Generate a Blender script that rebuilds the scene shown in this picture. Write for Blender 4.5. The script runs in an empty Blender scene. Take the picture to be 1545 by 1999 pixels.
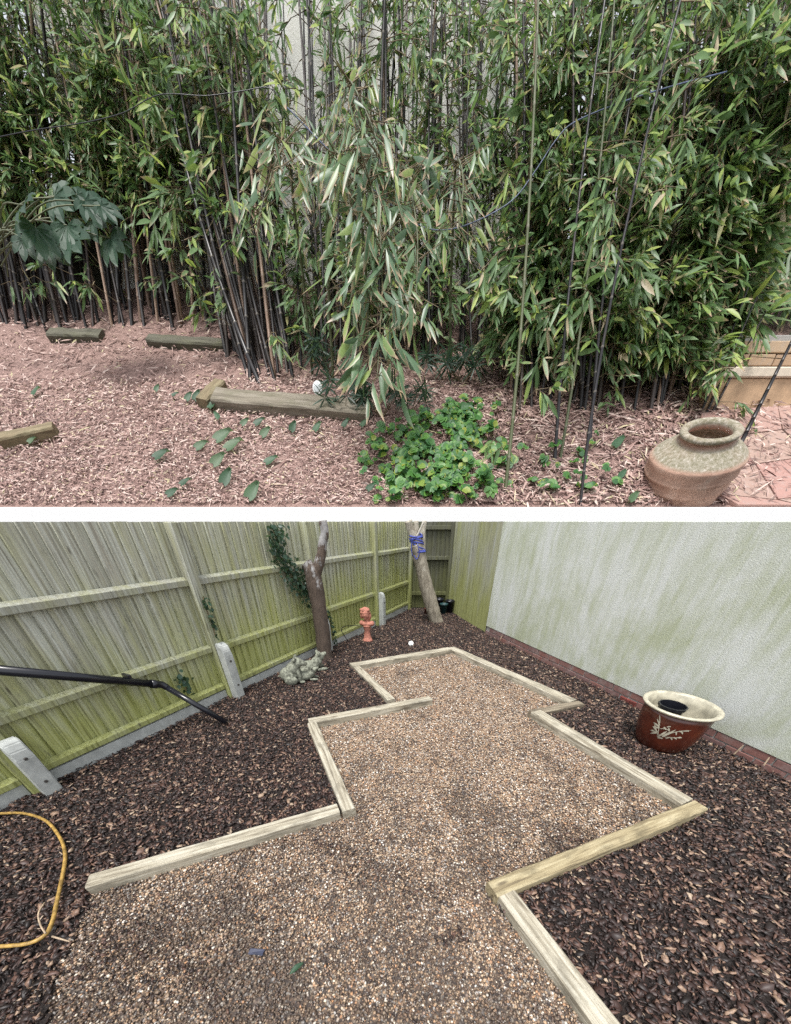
import bpy, bmesh, math, random
import numpy as np
from mathutils import Vector, Matrix, Euler

random.seed(7)
rng = np.random.default_rng(7)
scene = bpy.context.scene
C = scene.collection

# ------------------------------------------------------------------ camera, sky, sun, exposure
EYE = 1.70
F, CX, CY = 610.0, 772.0, 1490.0            # focal length and principal point in pixels of the 1545 x 1999 photograph
TH = math.atan(472.0 / F)                   # downward pitch
CT, ST = math.cos(TH), math.sin(TH)
cam_d = bpy.data.cameras.new('camera')
cam = bpy.data.objects.new('camera', cam_d)
C.objects.link(cam)
cam.location = (0, 0, EYE)
cam.rotation_euler = (math.pi / 2 - TH, 0, 0)
cam_d.sensor_fit = 'VERTICAL'
cam_d.sensor_height = 36.0
cam_d.lens = 36.0 * F / 1999.0
cam_d.shift_y = (CY - 999.5) / 1999.0
cam_d.clip_start = 0.05
cam_d.clip_end = 500
scene.camera = cam

SUN_EL, SUN_AZ = math.radians(70), math.radians(205)     # azimuth from +Y towards +X
w = bpy.data.worlds.new('World')
scene.world = w
w.use_nodes = True
nt = w.node_tree
nt.nodes.clear()
sky = nt.nodes.new('ShaderNodeTexSky')
sky.sky_type = 'NISHITA'
sky.sun_disc = False
sky.sun_elevation = SUN_EL
sky.sun_rotation = SUN_AZ
sky.air_density = 1.0
sky.dust_density = 3.0
hs = nt.nodes.new('ShaderNodeHueSaturation')
hs.inputs['Saturation'].default_value = 0.22
hs.inputs['Value'].default_value = 1.0
bg = nt.nodes.new('ShaderNodeBackground')
bg.inputs['Strength'].default_value = 0.15
wo = nt.nodes.new('ShaderNodeOutputWorld')
nt.links.new(sky.outputs[0], hs.inputs['Color'])
nt.links.new(hs.outputs[0], bg.inputs['Color'])
nt.links.new(bg.outputs[0], wo.inputs['Surface'])
sd = bpy.data.lights.new('sun', 'SUN')
sd.energy = 1.5
sd.angle = math.radians(16)
sd.color = (1.0, 0.97, 0.93)
so = bpy.data.objects.new('sun', sd)
C.objects.link(so)
dirv = Vector((math.sin(SUN_AZ) * math.cos(SUN_EL), math.cos(SUN_AZ) * math.cos(SUN_EL), math.sin(SUN_EL)))
so.rotation_euler = dirv.to_track_quat('Z', 'Y').to_euler()
so.location = (0, -3, 12)
scene.view_settings.view_transform = 'Standard'
scene.view_settings.look = 'None'
scene.view_settings.exposure = 0.95
scene.view_settings.gamma = 1.0
scene.view_settings.use_curve_mapping = False
scene.render.engine = 'CYCLES'
scene.cycles.use_denoising = False
scene.cycles.max_bounces = 6
scene.cycles.transparent_max_bounces = 4

# ------------------------------------------------------------------ surveying helpers (photo measurements -> places)
def ray(u, v):
    x = (u - CX) / F
    y = (CY - v) / F
    return Vector((x, CT + y * ST, -ST + y * CT))

def gp(u, v, z=0.0):
    d = ray(u, v)
    return Vector((0, 0, EYE)) + d * ((z - EYE) / d.z)

def at(u, v, Y):
    d = ray(u, v)
    return Vector((0, 0, EYE)) + d * (Y / d.y)

def proj(p):
    x, y, z = p[0], p[1], p[2] - EYE
    dep = y * CT - z * ST
    return CX + F * x / dep, CY - F * (y * ST + z * CT) / dep

def onv(u, v, a, b):
    d = ray(u, v)
    n = Vector((b[1] - a[1], -(b[0] - a[0]), 0))
    t = (n.dot(Vector((a[0], a[1], 0)) - Vector((0, 0, EYE)))) / n.dot(d)
    return Vector((0, 0, EYE)) + d * t

SLOPE = math.tan(math.radians(35))
SY0, SZ0 = 8.95, 1.925                      # front edge of the bank behind the retaining wall
SN = Vector((0, -math.sin(math.radians(35)), math.cos(math.radians(35))))
SU = Vector((0, math.cos(math.radians(35)), math.sin(math.radians(35))))   # up the slope

def sp(u, v, off=0.0):
    d = ray(u, v)
    p0 = Vector((0, SY0, SZ0)) + SN * off
    t = SN.dot(p0 - Vector((0, 0, EYE))) / SN.dot(d)
    return Vector((0, 0, EYE)) + d * t

# ------------------------------------------------------------------ object helpers
def fast_mesh(name, verts, faces):
    """verts (n,3) array, faces list of (m,k) int arrays of equal-size faces"""
    me = bpy.data.meshes.new(name)
    verts = np.asarray(verts, dtype=np.float32)
    me.vertices.add(len(verts))
    me.vertices.foreach_set('co', verts.ravel())
    idx = np.concatenate([np.asarray(f, dtype=np.int32).ravel() for f in faces])
    tot = np.concatenate([np.full(len(f), np.asarray(f).shape[1], dtype=np.int32) for f in faces])
    start = np.concatenate([[0], np.cumsum(tot)[:-1]]).astype(np.int32)
    me.loops.add(len(idx))
    me.loops.foreach_set('vertex_index', idx)
    me.polygons.add(len(tot))
    me.polygons.foreach_set('loop_start', start)
    me.update(calc_edges=True)
    return me

def link(name, me, mat=None, parent=None, smooth=False):
    o = bpy.data.objects.new(name, me)
    C.objects.link(o)
    if mat is not None:
        for m in (mat if isinstance(mat, (list, tuple)) else [mat]):
            me.materials.append(m)
    if smooth:
        me.polygons.foreach_set('use_smooth', np.ones(len(me.polygons), dtype=bool))
    if parent is not None:
        o.parent = parent
    return o

def off(parent):
    return np.array(parent.location) if parent is not None else np.zeros(3)

def pyobj(name, verts, faces, mat, parent=None, smooth=False):
    """verts given in world coordinates"""
    me = bpy.data.meshes.new(name)
    o3 = off(parent)
    me.from_pydata([tuple(np.array(v) - o3) for v in verts], [], faces)
    me.update()
    return link(name, me, mat, parent, smooth)

def bmobj(name, bm, mat, parent=None, smooth=False):
    me = bpy.data.meshes.new(name)
    bmesh.ops.recalc_face_normals(bm, faces=bm.faces)
    bm.to_mesh(me)
    bm.free()
    if parent is not None:
        me.transform(Matrix.Translation(-Vector(parent.location)))
    return link(name, me, mat, parent, smooth)

def thing(name, label, cat, loc=(0, 0, 0), group=None):
    o = bpy.data.objects.new(name, None)
    C.objects.link(o)
    o.location = loc
    o.empty_display_size = 0.1
    tag(o, label, cat, group)
    return o

def tag(o, label, cat, group=None):
    o['label'] = label
    o['category'] = cat
    if group:
        o['group'] = group
    return o

def struct(o):
    o['kind'] = 'structure'
    return o

def stuff(o):
    o['kind'] = 'stuff'
    return o

def boxbm(size, bevel=0.0, seg=1, jitter=0.0):
    bm = bmesh.new()
    bmesh.ops.create_cube(bm, size=1)
    bmesh.ops.scale(bm, vec=size, verts=bm.verts)
    if bevel:
        bmesh.ops.bevel(bm, geom=bm.edges[:], offset=bevel, segments=seg, affect='EDGES')
    if jitter:
        for v in bm.verts:
            v.co += Vector((random.uniform(-1, 1), random.uniform(-1, 1), random.uniform(-1, 1))) * jitter
    return bm

def frame_box(p, T, N, U, lt, ln, lu, mat, name, parent, bevel=0.004):
    """box centred on world p, with axes T,N,U and sizes lt,ln,lu"""
    bm = boxbm((lt, ln, lu), bevel)
    M = Matrix((T, N, U)).transposed().to_4x4()
    M.translation = p
    bm.transform(M)
    return bmobj(name, bm, mat, parent)

def tube(bm, pts, rads, seg=8, cap=True, close_tip=False, wob=0.0):
    pts = [Vector(p) for p in pts]
    rings = []
    n = len(pts)
    ref = None
    for i, p in enumerate(pts):
        d = (pts[min(i + 1, n - 1)] - pts[max(i - 1, 0)]).normalized()
        if ref is None:
            ref = Vector((0, 0, 1)) if abs(d.z) < 0.9 else Vector((1, 0, 0))
        a = d.cross(ref).normalized()
        b = d.cross(a).normalized()
        ref = a.cross(d).normalized() if a.length else ref
        ring = []
        for k in range(seg):
            t = 2 * math.pi * k / seg
            r = rads[i] * (1 + random.uniform(-wob, wob))
            ring.append(bm.verts.new(p + (a * math.cos(t) + b * math.sin(t)) * r))
        rings.append(ring)
    for i in range(n - 1):
        for k in range(seg):
            k2 = (k + 1) % seg
            bm.faces.new((rings[i][k], rings[i][k2], rings[i + 1][k2], rings[i + 1][k]))
    if cap:
        bm.faces.new(rings[0][::-1])
        bm.faces.new(rings[-1])

def smooth_path(pts, n=8):
    """Catmull-Rom through points"""
    P = [Vector(p) for p in pts]
    P = [P[0] * 2 - P[1]] + P + [P[-1] * 2 - P[-2]]
    out = []
    for i in range(1, len(P) - 2):
        for k in range(n):
            t = k / n
            a, b, c, d = P[i - 1], P[i], P[i + 1], P[i + 2]
            out.append(0.5 * ((2 * b) + (c - a) * t + (2 * a - 5 * b + 4 * c - d) * t * t + (3 * b - a - 3 * c + d) * t ** 3))
    out.append(P[-2])
    return out

def lathe(bm, prof, seg=40, M=None):
    rings = []
    for r, z in prof:
        ring = []
        for k in range(seg):
            t = 2 * math.pi * k / seg
            p = Vector((r * math.cos(t), r * math.sin(t), z))
            ring.append(bm.verts.new(M @ p if M else p))
        rings.append(ring)
    for i in range(len(rings) - 1):
        for k in range(seg):
            k2 = (k + 1) % seg
            bm.faces.new((rings[i][k], rings[i][k2], rings[i + 1][k2], rings[i + 1][k]))
    bm.faces.new(rings[0][::-1])
    bm.faces.new(rings[-1])

def blob(name, ells, mat, parent, voxel=0.01, smooth=4):
    """continuous body: ellipsoids fused by a voxel remesh (centre, radii, euler)"""
    bm = bmesh.new()
    for c, r, e in ells:
        M = Matrix.Translation(c) @ Euler(e).to_matrix().to_4x4() @ Matrix.Diagonal((r[0], r[1], r[2], 1))
        bmesh.ops.create_icosphere(bm, subdivisions=3, radius=1, matrix=M)
    o = bmobj(name, bm, mat, parent)
    m = o.modifiers.new('remesh', 'REMESH')
    m.mode = 'VOXEL'
    m.voxel_size = voxel
    m.use_smooth_shade = True
    s = o.modifiers.new('smooth', 'SMOOTH')
    s.iterations = smooth
    s.factor = 0.5
    return o

# ------------------------------------------------------------------ materials
class NT:
    def __init__(self, name):
        self.m = bpy.data.materials.new(name)
        self.m.use_nodes = True
        self.t = self.m.node_tree
        self.b = self.t.nodes['Principled BSDF']
        self.out = self.t.nodes['Material Output']
    def n(self, typ, **kw):
        x = self.t.nodes.new(typ)
        for k, v in kw.items():
            setattr(x, k, v)
        return x
    def l(self, a, b):
        self.t.links.new(a, b)
    def pos(self):
        return self.n('ShaderNodeNewGeometry').outputs['Position']
    def obj(self):
        return self.n('ShaderNodeTexCoord').outputs['Object']
    def island(self):
        return self.n('ShaderNodeNewGeometry').outputs['Random Per Island']
    def objrand(self):
        return self.n('ShaderNodeObjectInfo').outputs['Random']
    def map(self, vec, scale=(1, 1, 1), loc=None):
        m = self.n('ShaderNodeMapping')
        m.inputs['Scale'].default_value = scale
        self.l(vec, m.inputs['Vector'])
        if loc is not None:
            self.l(loc, m.inputs['Location'])
        return m.outputs[0]
    def noise(self, vec, scale=5, detail=5, rough=0.6, dist=0.0):
        x = self.n('ShaderNodeTexNoise')
        x.inputs['Scale'].default_value = scale
        x.inputs['Detail'].default_value = detail
        x.inputs['Roughness'].default_value = rough
        x.inputs['Distortion'].default_value = dist
        self.l(vec, x.inputs['Vector'])
        return x.outputs['Fac']
    def voro(self, vec, scale=5, feature='F1', out='Distance'):
        x = self.n('ShaderNodeTexVoronoi', feature=feature)
        x.inputs['Scale'].default_value = scale
        self.l(vec, x.inputs['Vector'])
        return x.outputs[out]
    def ramp(self, fac, stops, interp='LINEAR'):
        x = self.n('ShaderNodeValToRGB')
        x.color_ramp.interpolation = interp
        e = x.color_ramp.elements
        while len(e) < len(stops):
            e.new(0.5)
        for i, (p, c) in enumerate(stops):
            e[i].position = p
            e[i].color = (*c, 1) if len(c) == 3 else c
        self.l(fac, x.inputs['Fac'])
        return x.outputs['Color']
    def val(self, fac, a, b, c=0.0, d=1.0):
        x = self.n('ShaderNodeMapRange')
        x.inputs['From Min'].default_value = a
        x.inputs['From Max'].default_value = b
        x.inputs['To Min'].default_value = c
        x.inputs['To Max'].default_value = d
        self.l(fac, x.inputs['Value'])
        return x.outputs[0]
    def math(self, op, a, b=None):
        x = self.n('ShaderNodeMath', operation=op)
        for i, s in enumerate((a, b)):
            if s is None:
                continue
            if isinstance(s, (int, float)):
                x.inputs[i].default_value = s
            else:
                self.l(s, x.inputs[i])
        return x.outputs[0]
    def mix(self, fac, a, b, blend='MIX'):
        x = self.n('ShaderNodeMixRGB', blend_type=blend)
        for i, s in ((0, fac), (1, a), (2, b)):
            if isinstance(s, (int, float)):
                x.inputs[i].default_value = s
            elif isinstance(s, tuple):
                x.inputs[i].default_value = (*s, 1)
            else:
                self.l(s, x.inputs[i])
        return x.outputs[0]
    def sepz(self, vec, ax='Z'):
        x = self.n('ShaderNodeSeparateXYZ')
        self.l(vec, x.inputs[0])
        return x.outputs[ax]
    def attr(self, name):
        return self.n('ShaderNodeAttribute', attribute_name=name).outputs['Fac']
    def bump(self, h, strength=0.3, dist=0.01):
        x = self.n('ShaderNodeBump')
        x.inputs['Strength'].default_value = strength
        x.inputs['Distance'].default_value = dist
        self.l(h, x.inputs['Height'])
        self.l(x.outputs[0], self.b.inputs['Normal'])
        return x
    def col(self, c):
        if isinstance(c, tuple):
            self.b.inputs['Base Color'].default_value = (*c, 1)
        else:
            self.l(c, self.b.inputs['Base Color'])
    def rough(self, r):
        if isinstance(r, (int, float)):
            self.b.inputs['Roughness'].default_value = r
        else:
            self.l(r, self.b.inputs['Roughness'])

def simple(name, c, rough=0.6, spots=0.25, scale=30, bump=0.15):
    m = NT(name)
    n = m.noise(m.obj(), scale, 5)
    m.col(m.mix(m.val(n, 0.35, 0.7), tuple(x * (1 - spots) for x in c), tuple(min(1, x * (1 + spots)) for x in c)))
    m.rough(rough)
    m.bump(n, bump, 0.01)
    return m.m

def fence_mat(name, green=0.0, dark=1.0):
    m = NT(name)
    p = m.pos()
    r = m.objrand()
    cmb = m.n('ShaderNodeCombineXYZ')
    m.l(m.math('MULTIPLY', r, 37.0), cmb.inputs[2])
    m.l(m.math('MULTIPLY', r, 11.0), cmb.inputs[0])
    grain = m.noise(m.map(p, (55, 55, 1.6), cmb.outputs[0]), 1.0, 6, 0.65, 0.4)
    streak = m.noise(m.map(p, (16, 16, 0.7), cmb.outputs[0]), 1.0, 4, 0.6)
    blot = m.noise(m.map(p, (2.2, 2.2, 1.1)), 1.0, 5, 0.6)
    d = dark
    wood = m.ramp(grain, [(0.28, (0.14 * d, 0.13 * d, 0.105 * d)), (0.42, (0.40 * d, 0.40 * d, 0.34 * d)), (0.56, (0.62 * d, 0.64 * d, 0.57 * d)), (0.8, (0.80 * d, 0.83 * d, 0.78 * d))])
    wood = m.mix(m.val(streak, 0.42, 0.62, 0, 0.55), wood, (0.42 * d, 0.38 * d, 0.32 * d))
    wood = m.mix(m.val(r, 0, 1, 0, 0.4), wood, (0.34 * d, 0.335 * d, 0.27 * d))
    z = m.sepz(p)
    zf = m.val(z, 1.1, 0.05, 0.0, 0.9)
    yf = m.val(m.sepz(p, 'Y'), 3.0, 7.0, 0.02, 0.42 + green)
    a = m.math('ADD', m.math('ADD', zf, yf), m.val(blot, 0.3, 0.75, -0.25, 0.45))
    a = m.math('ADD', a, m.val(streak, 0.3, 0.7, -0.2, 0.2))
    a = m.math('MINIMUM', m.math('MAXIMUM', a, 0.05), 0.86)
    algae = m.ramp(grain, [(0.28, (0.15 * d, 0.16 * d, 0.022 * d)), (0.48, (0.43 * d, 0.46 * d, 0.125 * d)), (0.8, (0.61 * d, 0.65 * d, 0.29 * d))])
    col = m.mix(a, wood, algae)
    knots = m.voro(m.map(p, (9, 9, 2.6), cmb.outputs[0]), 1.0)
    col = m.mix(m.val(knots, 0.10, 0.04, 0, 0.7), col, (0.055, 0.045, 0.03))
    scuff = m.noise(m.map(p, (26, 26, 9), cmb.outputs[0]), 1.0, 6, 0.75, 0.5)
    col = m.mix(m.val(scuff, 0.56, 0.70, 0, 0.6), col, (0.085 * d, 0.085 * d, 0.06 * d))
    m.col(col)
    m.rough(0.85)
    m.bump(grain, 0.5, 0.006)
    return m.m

def timber_mat(name, pale, mid, darkc, yellow=0.0):
    m = NT(name)
    p = m.obj()
    r = m.objrand()
    cmb = m.n('ShaderNodeCombineXYZ')
    m.l(m.math('MULTIPLY', r, 23.0), cmb.inputs[0])
    g = m.noise(m.map(p, (2.2, 42, 42), cmb.outputs[0]), 1.0, 7, 0.7, 0.5)
    blot = m.noise(m.map(p, (4.5, 9, 9), cmb.outputs[0]), 1.0, 5, 0.65)
    fine = m.noise(p, 160, 3, 0.6)
    c = m.ramp(g, [(0.33, darkc), (0.46, mid), (0.64, pale)])
    c = m.mix(m.val(blot, 0.50, 0.70, 0, 0.8), c, tuple(x * 0.42 for x in mid))
    c = m.mix(m.val(fine, 0.58, 0.75, 0, 0.6), c, (0.06, 0.05, 0.035))
    kn = m.voro(m.map(p, (2.6, 9, 9), cmb.outputs[0]), 1.0)
    c = m.mix(m.val(kn, 0.13, 0.06, 0, 0.8), c, (0.10, 0.075, 0.045))
    m.col(c)
    m.rough(0.82)
    m.bump(m.math('ADD', g, m.math('MULTIPLY', fine, 0.4)), 0.6, 0.006)
    return m.m

def render_mat(name, base, stain, amount=1.0, scale=1.0):
    m = NT(name)
    p = m.pos()
    big = m.noise(m.map(p, (1.5 * scale, 1.5 * scale, 0.9 * scale)), 1.0, 8, 0.68, 0.4)
    streak = m.noise(m.map(p, (9 * scale, 9 * scale, 0.9 * scale)), 1.0, 8, 0.72, 0.5)
    fine = m.noise(p, 95 * scale, 4, 0.7)
    grit = m.voro(p, 130 * scale)
    c = m.mix(m.val(fine, 0.3, 0.7), tuple(x * 0.84 for x in base), tuple(min(0.85, x * 1.1) for x in base))
    f = m.math('ADD', m.val(big, 0.38, 0.66, -0.16, 0.72 * amount), m.val(streak, 0.32, 0.70, -0.18, 0.50 * amount))
    f = m.math('MINIMUM', m.math('MAXIMUM', f, 0.0), 0.85)
    c = m.mix(f, c, stain)
    c = m.mix(m.val(fine, 0.64, 0.8, 0, 0.2), c, tuple(x * 0.4 for x in stain))
    white = m.noise(m.map(p, (7 * scale, 7 * scale, 0.9 * scale)), 1.3, 5, 0.6)
    c = m.mix(m.val(white, 0.55, 0.80, 0, 0.4), c, tuple(min(0.85, x * 1.25) for x in base))
    m.col(c)
    m.rough(0.93)
    m.bump(m.math('ADD', fine, m.math('MULTIPLY', grit, 0.5)), 0.34, 0.010)
    return m.m

M_fence = fence_mat('weathered_fence_wood', 0.0, 0.95)
M_rail = fence_mat('weathered_rail_wood', 0.0, 0.74)
M_fence_green = fence_mat('algae_green_fence_wood', -0.1, 0.62)
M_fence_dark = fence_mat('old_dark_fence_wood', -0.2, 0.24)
M_timber = timber_mat('weathered_pale_timber', (0.52, 0.49, 0.40), (0.33, 0.295, 0.22), (0.10, 0.08, 0.055))
M_timber_y = timber_mat('yellowed_timber', (0.46, 0.40, 0.255), (0.30, 0.245, 0.14), (0.10, 0.075, 0.045))
M_timber_old = timber_mat('old_grey_timber', (0.30, 0.26, 0.19), (0.19, 0.155, 0.11), (0.07, 0.055, 0.04))
M_render = render_mat('stained_pebbledash_render', (0.59, 0.615, 0.58), (0.36, 0.395, 0.25), 1.05)
M_render_up = render_mat('upper_render', (0.78, 0.765, 0.73), (0.55, 0.53, 0.42), 0.5, 0.4)
M_white = simple('white_painted_masonry', (0.86, 0.86, 0.85), 0.9, 0.02, 25, 0.08)
M_conc = simple('pale_concrete', (0.43, 0.45, 0.43), 0.9, 0.18, 14, 0.12)
M_mortar = simple('mortar', (0.34, 0.33, 0.31), 0.95, 0.25, 60, 0.3)
M_black = simple('black_plastic', (0.012, 0.013, 0.018), 0.2, 0.1, 30, 0.0)
M_iron = simple('dark_bolt_metal', (0.05, 0.045, 0.04), 0.6)
M_hose = simple('yellow_hose_rubber', (0.36, 0.225, 0.06), 0.5, 0.5, 30, 0.1)
M_terra = simple('orange_terracotta', (0.46, 0.19, 0.135), 0.85, 0.35, 28, 0.3)
M_stone = simple('grey_cast_stone', (0.22, 0.23, 0.18), 0.92, 0.6, 34, 0.6)
M_cream = simple('cream_glaze', (0.47, 0.44, 0.34), 0.4, 0.3, 14, 0.05)
M_blue = simple('blue_rope_fibre', (0.055, 0.08, 0.36), 0.7, 0.5, 60, 0.2)
M_bluecable = simple('blue_grey_cable', (0.10, 0.13, 0.22), 0.4, 0.5, 10, 0.05)
M_lamp = simple('white_plastic', (0.78, 0.79, 0.76), 0.4, 0.05, 20, 0.02)
M_greenpot = simple('dark_green_plastic', (0.012, 0.05, 0.055), 0.5, 0.3, 20, 0.05)
M_redpot = simple('dull_red_plastic', (0.12, 0.03, 0.02), 0.6, 0.3, 20, 0.05)
M_darkblue = simple('dark_blue_slate', (0.035, 0.04, 0.07), 0.5, 0.3)
M_tan = simple('pale_dry_stick', (0.42, 0.32, 0.22), 0.85, 0.3)

def glaze():
    m = NT('red_brown_glaze')
    p = m.obj()
    n = m.noise(p, 6, 5, 0.6)
    n2 = m.noise(p, 60, 3)
    c = m.ramp(n, [(0.3, (0.045, 0.010, 0.006)), (0.55, (0.092, 0.019, 0.009)), (0.75, (0.145, 0.034, 0.012))])
    m.col(c)
    m.rough(m.val(n2, 0.3, 0.7, 0.22, 0.4))
    m.b.inputs['Coat Weight'].default_value = 0.3
    m.bump(n2, 0.05, 0.004)
    return m.m
M_glaze = glaze()

def brick_mat(name, a, b):
    m = NT(name)
    p = m.pos()
    r = m.objrand()
    n = m.noise(p, 45, 5, 0.7)
    c = m.mix(r, a, b)
    c = m.mix(m.val(n, 0.35, 0.7, 0.0, 0.5), c, tuple(x * 0.45 for x in a))
    c = m.mix(m.val(m.noise(p, 9, 4), 0.5, 0.75, 0, 0.5), c, (0.34, 0.31, 0.29))
    m.col(c)
    m.rough(0.9)
    m.bump(n, 0.4, 0.006)
    return m.m
M_brick = brick_mat('red_brown_brick', (0.25, 0.115, 0.095), (0.19, 0.12, 0.115))
M_airbrick = simple('red_air_brick_clay', (0.19, 0.05, 0.04), 0.85, 0.25)
M_tanbrick = brick_mat('tan_brick', (0.50, 0.37, 0.25), (0.42, 0.28, 0.18))
M_sand = simple('tan_sandstone', (0.46, 0.31, 0.19), 0.85, 0.2, 4, 0.2)
M_coping = simple('pale_coping_stone', (0.62, 0.54, 0.43), 0.85, 0.12, 6, 0.1)
M_slab = brick_mat('pink_paving_stone', (0.40, 0.275, 0.225), (0.42, 0.235, 0.20))

def chip_mat():
    m = NT('bark_chip')
    r = m.island()
    n = m.noise(m.pos(), 120, 3)
    c = m.ramp(r, [(0.0, (0.010, 0.007, 0.006)), (0.28, (0.022, 0.012, 0.010)), (0.53, (0.048, 0.025, 0.020)), (0.71, (0.09, 0.045, 0.034)), (0.83, (0.16, 0.085, 0.061)), (0.91, (0.31, 0.19, 0.13)), (0.97, (0.46, 0.32, 0.22)), (1.0, (0.60, 0.47, 0.34))])
    c = m.mix(m.val(n, 0.3, 0.7, 0.08, 0.6), c, tuple((0.016, 0.011, 0.010)))
    m.col(c)
    m.rough(0.5)
    return m.m
M_chip = chip_mat()

def mulch_base():
    m = NT('dark_bark_mulch')
    n = m.noise(m.pos(), 60, 5, 0.7)
    v = m.voro(m.pos(), 90)
    m.col(m.ramp(n, [(0.35, (0.008, 0.006, 0.005)), (0.6, (0.028, 0.018, 0.015)), (0.75, (0.06, 0.035, 0.026))]))
    m.rough(0.8)
    m.bump(m.math('ADD', n, v), 0.8, 0.02)
    return m.m
M_mulch = mulch_base()

PEB = [(0.0, (0.04, 0.034, 0.034)), (0.13, (0.11, 0.08, 0.065)), (0.28, (0.29, 0.185, 0.115)), (0.44, (0.44, 0.305, 0.195)), (0.58, (0.56, 0.42, 0.28)), (0.69, (0.33, 0.305, 0.29)), (0.79, (0.52, 0.28, 0.14)), (0.88, (0.70, 0.58, 0.43)), (0.96, (0.82, 0.76, 0.66)), (1.0, (0.86, 0.84, 0.80))]

def dirt_mask(m, grainy=True):
    p = m.pos()
    a = m.noise(m.map(p, (2.6, 1.9, 1)), 1.0, 9, 0.78, 0.6)
    near = m.val(m.sepz(p, 'Y'), 2.6, 0.35, -0.05, 0.10)
    f = m.math('ADD', a, near)
    g = m.math('FRACT', m.math('MULTIPLY', m.island() if grainy else m.voro(p, 85, out='Color'), 7.7))
    f = m.math('ADD', f, m.val(g, 0, 1, -0.11, 0.11))
    return m.val(f, 0.50, 0.60, 0.0, 0.74)

def pebble_mat():
    m = NT('pea_gravel_pebble')
    r = m.island()
    n = m.noise(m.pos(), 300, 3)
    c = m.ramp(r, PEB)
    c = m.mix(m.val(n, 0.3, 0.7, 0, 0.3), c, (0.18, 0.13, 0.10))
    c = m.mix(dirt_mask(m), c, (0.05, 0.037, 0.032))
    m.col(c)
    m.rough(0.5)
    return m.m
M_peb = pebble_mat()

def gravel_base():
    m = NT('gravel_bed')
    p = m.pos()
    col = m.voro(p, 85, out='Color')
    d = m.voro(p, 85)
    r = m.sepz(col, 'X')
    c = m.ramp(r, PEB)
    c = m.mix(m.val(d, 0.35, 0.7, 0, 0.8), c, (0.03, 0.022, 0.018))
    c = m.mix(dirt_mask(m, False), c, (0.04, 0.03, 0.026))
    m.col(c)
    m.rough(0.8)
    m.bump(d, -0.8, 0.01)
    return m.m
M_gravel = gravel_base()

def leaf_mat(name, cols, tip=0.35, edge=0.3, gloss=0.42):
    m = NT(name)
    r = m.island()
    c = m.ramp(r, cols)
    n = m.noise(m.pos(), 14, 3)
    c = m.mix(m.val(n, 0.35, 0.7, 0, 0.22), c, (0.03, 0.07, 0.025))
    if tip or edge:
        r2 = m.math('FRACT', m.math('MULTIPLY', r, 17.3))
        tp = m.math('MULTIPLY', m.val(m.attr('tip'), 0.70, 0.88), m.val(r2, 1 - tip, 1 - tip + 0.12))
        ed = m.math('MULTIPLY', m.val(m.attr('edge'), 0.66, 0.95), m.val(r2, 1 - edge, 1 - edge + 0.12, 0, 0.85))
        c = m.mix(m.math('MAXIMUM', tp, ed), c, (0.55, 0.38, 0.26))
    m.col(c)
    m.rough(gloss)
    m.b.inputs['Specular IOR Level'].default_value = 0.55
    tr = m.n('ShaderNodeBsdfTranslucent')
    m.l(m.mix(0.35, c, (0.18, 0.26, 0.04)), tr.inputs['Color'])
    ms = m.n('ShaderNodeMixShader')
    ms.inputs[0].default_value = 0.42
    m.l(m.b.outputs[0], ms.inputs[1])
    m.l(tr.outputs[0], ms.inputs[2])
    m.l(ms.outputs[0], m.out.inputs['Surface'])
    return m.m
GR = [(0.0, (0.075, 0.145, 0.055)), (0.3, (0.125, 0.23, 0.085)), (0.55, (0.185, 0.31, 0.125)), (0.74, (0.26, 0.38, 0.20)), (0.86, (0.31, 0.44, 0.11)), (0.94, (0.45, 0.54, 0.13)), (0.965, (0.56, 0.46, 0.30)), (1.0, (0.64, 0.52, 0.37))]
M_leaf = leaf_mat('bamboo_leaf', GR, 0.35, 0.14)
M_leafbig = leaf_mat('large_bamboo_leaf', [(0.0, (0.085, 0.16, 0.085)), (0.4, (0.135, 0.235, 0.125)), (0.75, (0.19, 0.30, 0.15)), (0.92, (0.26, 0.36, 0.10)), (1.0, (0.34, 0.42, 0.11))], 0.85, 0.6, 0.33)
M_ivy = leaf_mat('ground_ivy_leaf', [(0.0, (0.05, 0.15, 0.06)), (0.5, (0.09, 0.25, 0.06)), (0.85, (0.16, 0.36, 0.07)), (1.0, (0.36, 0.40, 0.06))], 0, 0, 0.45)
M_darkleaf = leaf_mat('dark_evergreen_leaf', [(0.0, (0.022, 0.055, 0.038)), (0.6, (0.042, 0.095, 0.062)), (1.0, (0.075, 0.14, 0.09))], 0, 0, 0.4)
M_arum = leaf_mat('arum_leaf', [(0.0, (0.035, 0.10, 0.055)), (0.6, (0.055, 0.145, 0.07)), (1.0, (0.12, 0.2, 0.10))], 0, 0, 0.5)
M_palm = leaf_mat('broad_palmate_leaf', [(0.0, (0.018, 0.058, 0.036)), (0.6, (0.028, 0.082, 0.048)), (1.0, (0.045, 0.11, 0.06))], 0, 0, 0.5)

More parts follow.
